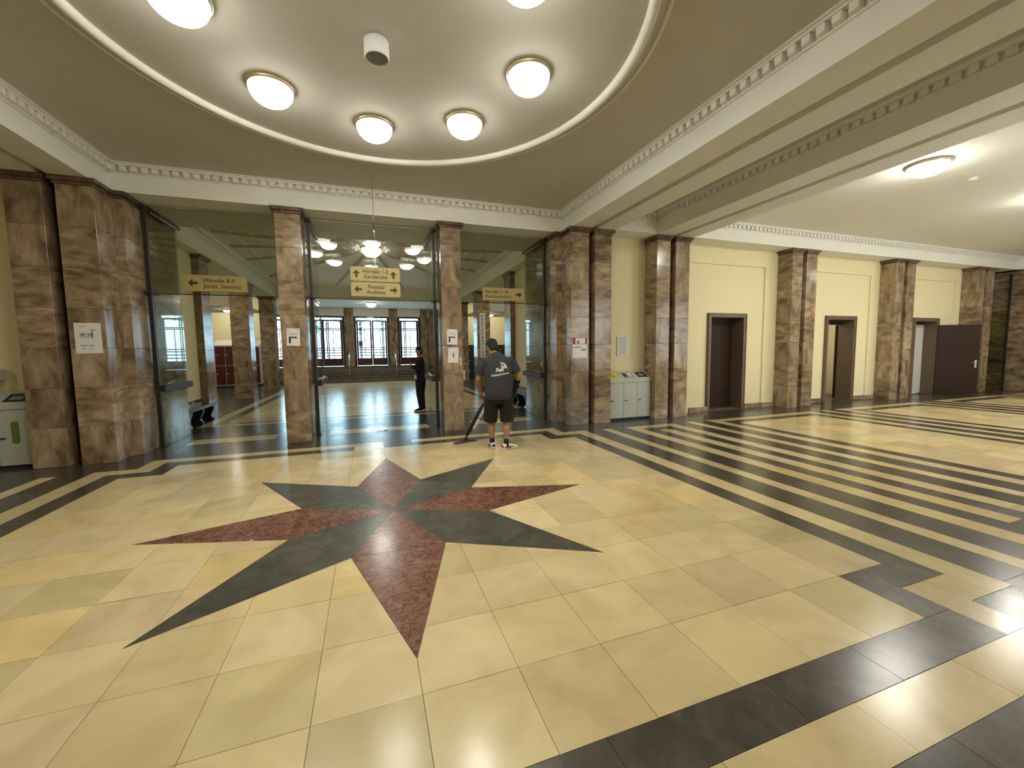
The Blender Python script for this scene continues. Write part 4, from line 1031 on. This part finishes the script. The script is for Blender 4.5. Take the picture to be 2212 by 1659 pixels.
def shoe(root, ank, d, main, sole, acc=None, acc2=None, L=.30):
    """shoe with sole, upper, collar and side accents; ank = ankle xy, d = heading"""
    d = Vector((d[0], d[1], 0)).normalized(); w = Vector((-d.y, d.x, 0)); A = Vector((ank[0], ank[1], 0)); ref = tuple(w)
    up = M().loft([A-d*.075+V3(0,0,.055), A-d*.06+V3(0,0,.060), A+d*.0+V3(0,0,.066), A+d*.07+V3(0,0,.060), A+d*.15+V3(0,0,.045), A+d*.205+V3(0,0,.036), A+d*.228+V3(0,0,.033)],
        [(.026, .028), (.038, .038), (.042, .044), (.045, .036), (.047, .024), (.034, .016), (.012, .010)], ref, 14)
    up.loft([A+V3(0,0,.05)-d*.015, A+V3(0,0,.105)-d*.022], [(.040, .056), (.041, .050)], ref, 14)
    o = ob('shoe', up, main, root); remesh(o, .006, 3)
    s = M().loft([A-d*.088+V3(0,0,.014), A-d*.07+V3(0,0,.014), A+V3(0,0,.013), A+d*.08+V3(0,0,.013), A+d*.15+V3(0,0,.013), A+d*.215+V3(0,0,.016), A+d*.238+V3(0,0,.020)],
        [(.022, .010), (.040, .0135), (.040, .0125), (.044, .0125), (.050, .0125), (.036, .012), (.012, .008)], ref, 14, sup=2.6)
    ob('sole', s, sole, o, smooth=True)
    if acc:
        for sg in (-1, 1):
            q = [A+w*sg*.044+d*(-.05)+V3(0,0,.050), A+w*sg*.050+d*.02+V3(0,0,.042), A+w*sg*.052+d*.10+V3(0,0,.046), A+w*sg*.046+d*.055+V3(0,0,.066)]
            ob('side_stripe', M().loft(q[:3], [(.004, .006), (.004, .011), (.004, .004)], ref, 8), acc, o, smooth=True)
            ob('side_accent', M().loft([q[1], q[3]], [(.004, .010), (.004, .006)], ref, 8), acc2, o, smooth=True)
        ob('heel_patch', M().loft([A-d*.085+V3(0,0,.045), A-d*.082+V3(0,0,.085)], [(.024, .008), (.020, .008)], ref, 8), acc2, o, smooth=True)
    ob('laces', M().loft([A+w*.02+d*.05+V3(0,0,.094), A-w*.02+d*.05+V3(0,0,.094)], [.004]*2, n=6).loft([A+w*.02+d*.08+V3(0,0,.090), A-w*.02+d*.08+V3(0,0,.090)], [.004]*2, n=6).loft([A+w*.02+d*.11+V3(0,0,.078), A-w*.02+d*.11+V3(0,0,.078)], [.004]*2, n=6), main, o)
    return o

# --- the cleaner, seen from behind, head bowed over the mop
man = thing('person', 'heavy-set man seen from behind in dark grey T-shirt and black shorts, bowed over a mop', 'person', (1.87, 2.18, 0))
HL, HR = V3(-.10, .02, .95), V3(.11, -.02, .95)           # hips
KL, KR = V3(-.115, .10, .50), V3(.125, -.03, .50)
AL, AR = V3(-.105, .075, .10), V3(.095, -.105, .10)
SL, SR = V3(-.215, .06, 1.52), V3(.225, .05, 1.53)        # shoulders
EL, ER = V3(-.315, .12, 1.20), V3(.385, .06, 1.22)
WL, WR = V3(-.225, .36, .98), V3(.345, .17, .93)
HC = V3(-.060, .155, 1.735)
b = M()
limb(b, [V3(0,.0,.86), V3(0,-.02,.98), V3(0,-.01,1.12), V3(0,.015,1.28), V3(0,.04,1.42), V3(-.01,.06,1.52), V3(-.02,.075,1.56)], [(.165,.12), (.185,.15), (.19,.155), (.20,.145), (.205,.125), (.13,.095), (.07,.07)], n=24)
limb(b, [V3(-.015,.06,1.50), V3(-.035,.095,1.60), V3(-.055,.13,1.69)], [(.080,.080), (.066,.070), (.062,.066)])
for H, K, A in ((HL, KL, AL), (HR, KR, AR)):
    limb(b, [H+V3(0,0,-.02), (H*2+K)/3, (H+K*2)/3, K, K*.62+A*.38+V3(0,-.022,0), K*.3+A*.7+V3(0,-.008,0), A, A+V3(0,0,-.06)], [(.105,.115), (.095,.105), (.078,.085), (.060,.064), (.064,.070), (.046,.050), (.036,.040), (.038,.045)])
for S, E, W in ((SL, EL, WL), (SR, ER, WR)):
    limb(b, [S*.75+V3(0,.02,.37), S, S*.5+E*.5, E, E*.6+W*.4, W], [.075, .074, .062, .050, .046, .030])
P, R_, F_, U_ = head(b, HC, (-.28, .80, -.42), (-.05, .35, .90), 1.10)
hand(b, WL, (.42, .55, -.55), (.55, .1, -.3), 1, 1.0, 1.05); hand(b, WR, (-.15, .25, -.85), (-.5, .7, 0), 1, .9, 1.05)
remesh(ob('body', b, 'skin', man), .0065, 3)
h = M()
for z, a, bb, y in ((.0, .074, .070, -.030), (.035, .0805, .088, -.018), (.065, .080, .096, -.012), (.10, .064, .080, -.014), (.120, .038, .052, -.014), (.130, .012, .018, -.014)): pass
hr = [(-.075, .058, .040, -.062), (-.045, .070, .056, -.052), (.0, .084, .078, -.036), (.035, .089, .094, -.024), (.065, .088, .104, -.016), (.10, .073, .090, -.015), (.125, .046, .060, -.014), (.138, .014, .020, -.013)]
h.loft([P(0, y, z) for z, a, bb, y in hr], [(a*1.1, bb*1.1) for z, a, bb, y in hr], tuple(R_), 20)
remesh(ob('hair', h, 'hair', man), .008, 3)
for s in (-1, 1): ob('eye', M().sphere(tuple(P(s*.031, .088, .012)), .0105, 10, 7), 'white_paper', man, smooth=True)
sh = M()
limb(sh, [V3(.005,-.015,.885), V3(.0,-.025,.95), V3(0,-.022,1.08), V3(0,-.005,1.22), V3(0,.015,1.36), V3(0,.035,1.485), V3(-.005,.055,1.56), V3(-.02,.072,1.61), V3(-.028,.085,1.64)],
     [(.235,.185), (.240,.190), (.238,.188), (.240,.178), (.245,.160), (.225,.140), (.165,.110), (.098,.090), (.078,.080)], n=28)
for S, E in ((SL, EL), (SR, ER)):
    d_ = (E-S); limb(sh, [S*.55+V3(0,.03,.66), S*.97+V3(0,0,.02), S+d_*.35, S+d_*.62, S+d_*.74], [.085, .100, .098, .094, .096])
tsh = remesh(ob('t_shirt', sh, 'shirt_grey', man), .009, 5)
st = M()
limb(st, [V3(0,-.01,1.0), V3(0,-.015,.90), V3(0,-.01,.80)], [(.215,.165), (.218,.170), (.212,.160)], n=24)
for H, K, s in ((HL, KL, -1), (HR, KR, 1)):
    limb(st, [H+V3(s*.0,0,-.04), H*.66+K*.34+V3(s*.012,-.01,0), H*.3+K*.7+V3(s*.01,-.01,0), K+V3(s*.008,-.01,-.03)], [(.130,.150), (.128,.145), (.120,.130), (.118,.128)])
remesh(ob('shorts', st, 'shorts_black', man), .009, 4)
for A in (AL, AR): ob('sock', M().loft([A+V3(0,0,-.04), A+V3(0,0,.02), A+V3(0,-.003,.085)], [(.044,.048), (.043,.047), (.044,.048)], n=16), 'black_cloth', man, smooth=True)
shoe(man, (AL.x, AL.y), (-.05, 1, 0), 'shoe_white', 'white_plastic', 'ink', 'ink')
shoe(man, (AR.x, AR.y), (.93, .30, 0), 'shoe_white', 'white_plastic', 'ink', 'shoe_red')
gl = M(); limb(gl, [ER*.85+WR*.15, ER*.5+WR*.5, WR, WR+V3(-.01,.012,-.03)], [.058, .052, .038, .036])
g2 = M(); hand(g2, WR, (-.15, .25, -.85), (-.5, .7, 0), 1, .9, 1.13); gl.add(g2.v, g2.f)
remesh(ob('arm_sleeve', gl, 'black_cloth', man), .006, 3)
# print on the back, laid onto the cloth
bpy.context.view_layer.update()
dg = bpy.context.evaluated_depsgraph_get(); ev = tsh.evaluated_get(dg); bvh = BVHTree.FromObject(tsh, dg)
def on_back(me, x, z, rot=0, mat='white_paper', name='back_print', sub=True):
    bm = bmesh.new(); bm.from_mesh(me)
    bmesh.ops.triangulate(bm, faces=bm.faces)
    c_, s_ = math.cos(rot), math.sin(rot)
    for v in bm.verts:
        px, pz = v.co.x*c_-v.co.y*s_+x, v.co.x*s_+v.co.y*c_+z
        hit = bvh.ray_cast(V3(px, -1, pz), V3(0, 1, 0))
        yy = hit[0].y if hit[0] else -.15
        v.co = V3(px, yy-.006-v.co.z*.5, pz)
    bm.to_mesh(me); bm.free(); me.materials.clear(); me.materials.append(MATS[mat]); return ob(name, me, None, tsh)
on_back(text_mesh('Fein', .085, 'CENTER', .001, shear=.35, bold=.0022), -.020, 1.335, .10)
on_back(text_mesh('Gebäude-Service', .046, 'CENTER', .001, shear=.1, bold=.0006), -.005, 1.275, .14)
def fan(r0, r1, a0, a1, cx, cy, n=10, taper=0):
    P_ = [(cx+r1*math.cos(a0+(a1-a0)*i/n), cy+r1*math.sin(a0+(a1-a0)*i/n)) for i in range(n+1)]
    Q_ = [(cx+(r0+(r1-r0)*taper*abs(i/n-0))*math.cos(a0+(a1-a0)*i/n), cy+(r0+(r1-r0)*taper*abs(i/n))*math.sin(a0+(a1-a0)*i/n)) for i in range(n+1)]
    v = [(x, y, 0) for x, y in P_]+[(x, y, 0) for x, y in Q_]; f = [(i, i+1, n+2+i, n+1+i) for i in range(n)]
    return M().add(v, f)
for r0, r1, a0, a1, tp in ((.098, .104, -.15, 1.75, 0), (.060, .090, .05, 1.45, .6), (.030, .052, .0, 1.5, .6), (.0, .024, .1, 1.5, .3)):
    on_back(fan(r0, r1, a0, a1, .0, .0, taper=tp).mesh('e'), .020, 1.385, 0, name='back_emblem')
on_back(M().add([(-.0,.0,0),(.006,.0,0),(.004,.10,0),(-.006,.10,0)], [(0,1,2,3)]).mesh('e'), .014, 1.385, 0, name='back_emblem')

# --- the mop he pushes
mop = thing('flat_mop', 'flat floor mop with white bottle and green collar, held by the man', 'mop', (1.42, 2.84, 0))
p0, p1 = V3(0, 0, .075), V3(.40, -.37, .98); ax = (p1-p0)
def at(f, off=(0,0,0)): return p0+ax*f+Vector(off)
ob('mop_plate', M().cbox(-.22, .22, -.055, .055, .012, .026, .004), 'rubber', mop, rot=(0, 0, .35))
ob('mop_pad', M().cbox(-.225, .225, -.065, .065, .001, .013, .005), 'grey_ink', mop, rot=(0, 0, .35))
ob('hinge_bracket', M().loft([V3(-.09,-.03,.024), V3(0,0,.09), V3(.09,.03,.024)], [.010]*3, (0,0,1), n=8).loft([V3(0,0,.03), at(.10)], [.016, .018], n=8), 'ink', mop)
ob('lower_body', M().loft([at(.06), at(.12), at(.3), at(.6), at(.72)], [.022, .034, .036, .034, .022], (1,0,0), 12), 'ink', mop, smooth=True)
bt = M().loft([at(.20,(.058,-.025,.012)), at(.23,(.058,-.025,.012)), at(.38,(.058,-.025,.012)), at(.40,(.058,-.025,.012))], [.020, .032, .032, .026], (1,0,0), 14).loft([at(.43,(.058,-.025,.012)), at(.45,(.058,-.025,.012)), at(.68,(.058,-.025,.012)), at(.71,(.058,-.025,.012))], [.026, .034, .034, .018], (1,0,0), 14)
ob('bottle', bt, 'white_plastic', mop, smooth=True)
ob('green_collar', M().loft([at(.71), at(.79)], [.021, .018], (1,0,0), 12), 'mop_green', mop, smooth=True)
ob('pole', M().loft([at(.76), at(1.28)], [.012, .012], (1,0,0), 10), 'ink', mop, smooth=True)
ob('grip', M().loft([at(1.24), at(1.26), at(1.38), at(1.40)], [.014, .018, .018, .010], (1,0,0), 10), 'rubber', mop, smooth=True)

# --- person in black beyond the middle doorway, facing left
w = thing('person', 'person all in black with white badge, hand at chest, standing past the middle doorway', 'person', (1.17, 7.30, 0))
b = M(); k = .97
sH, sK, sA = [V3(-.06,-.03,.93), V3(.05,.06,.93)], [V3(-.085,-.08,.50), V3(.03,.09,.50)], [V3(-.03,-.04,.09), V3(.06,.10,.09)]
SL2, SR2 = V3(-.05,-.17,1.45), V3(.03,.17,1.45)
EL2, ER2 = V3(-.10,-.235,1.17), V3(.05,.24,1.16)
WL2, WR2 = V3(-.265,-.12,1.30), V3(-.06,.22,.95)
limb(b, [V3(0,0,.86), V3(0,0,.98), V3(-.01,0,1.12), V3(-.02,0,1.28), V3(-.015,0,1.40), V3(0,0,1.50)], [(.105,.165), (.10,.155), (.10,.145), (.115,.165), (.10,.16), (.06,.07)], n=20)
limb(b, [V3(0,0,1.46), V3(-.02,-.01,1.56), V3(-.03,-.01,1.62)], [(.055,.055)]*3)
for H, K, A in zip(sH, sK, sA): limb(b, [H, (H+K)/2, K, K*.5+A*.5, A, A+V3(0,0,-.05)], [.088, .075, .052, .050, .034, .036])
for S, E, W in ((SL2, EL2, WL2), (SR2, ER2, WR2)): limb(b, [S*.8+V3(0,0,.28), S, (S+E)/2, E, (E+W)/2, W], [.055, .054, .044, .038, .034, .024])
P, R_, F_, U_ = head(b, V3(-.045, -.02, 1.70), (-.85, -.45, -.12), (0, 0, 1), .96)
hand(b, WL2, (-.25, .55, .55), (.5, .4, .2), 1, .9, .95); hand(b, WR2, (-.1, .0, -1), (-.6, -.4, 0), 1, .5, .95)
remesh(ob('body', b, 'skin', w), .008, 3)
hr2 = [(-.10, .070, .060, -.055), (-.05, .080, .076, -.045), (.0, .082, .084, -.032), (.035, .0830, .092, -.018), (.065, .082, .099, -.012), (.10, .067, .083, -.013), (.123, .041, .055, -.013), (.133, .012, .018, -.013)]
h = M().loft([P(0, y, z) for z, a, bb, y in hr2], [(a, bb) for z, a, bb, y in hr2], tuple(R_), 20)
remesh(ob('hair', h, 'hair', w), .008, 3)
for s in (-1, 1): ob('eye', M().sphere(tuple(P(s*.031, .088, .012)), .010, 10, 7), 'white_paper', w, smooth=True)
j = M()
limb(j, [V3(0,0,.86), V3(0,0,.98), V3(-.01,0,1.12), V3(-.02,0,1.28), V3(-.012,0,1.42), V3(0,0,1.50), V3(-.01,0,1.53)], [(.135,.195), (.13,.185), (.128,.18), (.14,.19), (.125,.18), (.085,.10), (.062,.065)], n=22)
for S, E, W in ((SL2, EL2, WL2), (SR2, ER2, WR2)): limb(j, [S*.8+V3(0,0,.28), S, (S+E)/2, E, (E+W)/2, W*.92+E*.08], [.070, .072, .060, .052, .046, .036])
remesh(ob('jacket', j, 'black_cloth', w), .009, 4)
tr_ = M()
limb(tr_, [V3(0,0,.99), V3(0,0,.88)], [(.118,.170), (.118,.170)], n=20)
for H, K, A in zip(sH, sK, sA): limb(tr_, [H, (H+K)/2, K, K*.5+A*.5, A+V3(0,0,.01)], [.105, .092, .070, .064, .056])
remesh(ob('trousers', tr_, 'black_cloth', w), .009, 4)
for A, d_ in zip(sA, ((-.9, -.5, 0), (-.7, -.75, 0))): shoe(w, (A.x, A.y), d_, 'black_cloth', 'white_plastic')
ob('lanyard', M().loft([V3(-.09,-.06,1.47), V3(-.16,-.07,1.25), V3(-.15,-.07,1.02)], [(.004,.006)]*3, (0,1,0), n=6), 'grey_ink', w)
ob('badge', M().cbox(-.05, .05, -.004, .0, -.06, .06, .002), 'white_paper', w, (-.165, -.095, .97), rot=(0, 0, -.9))
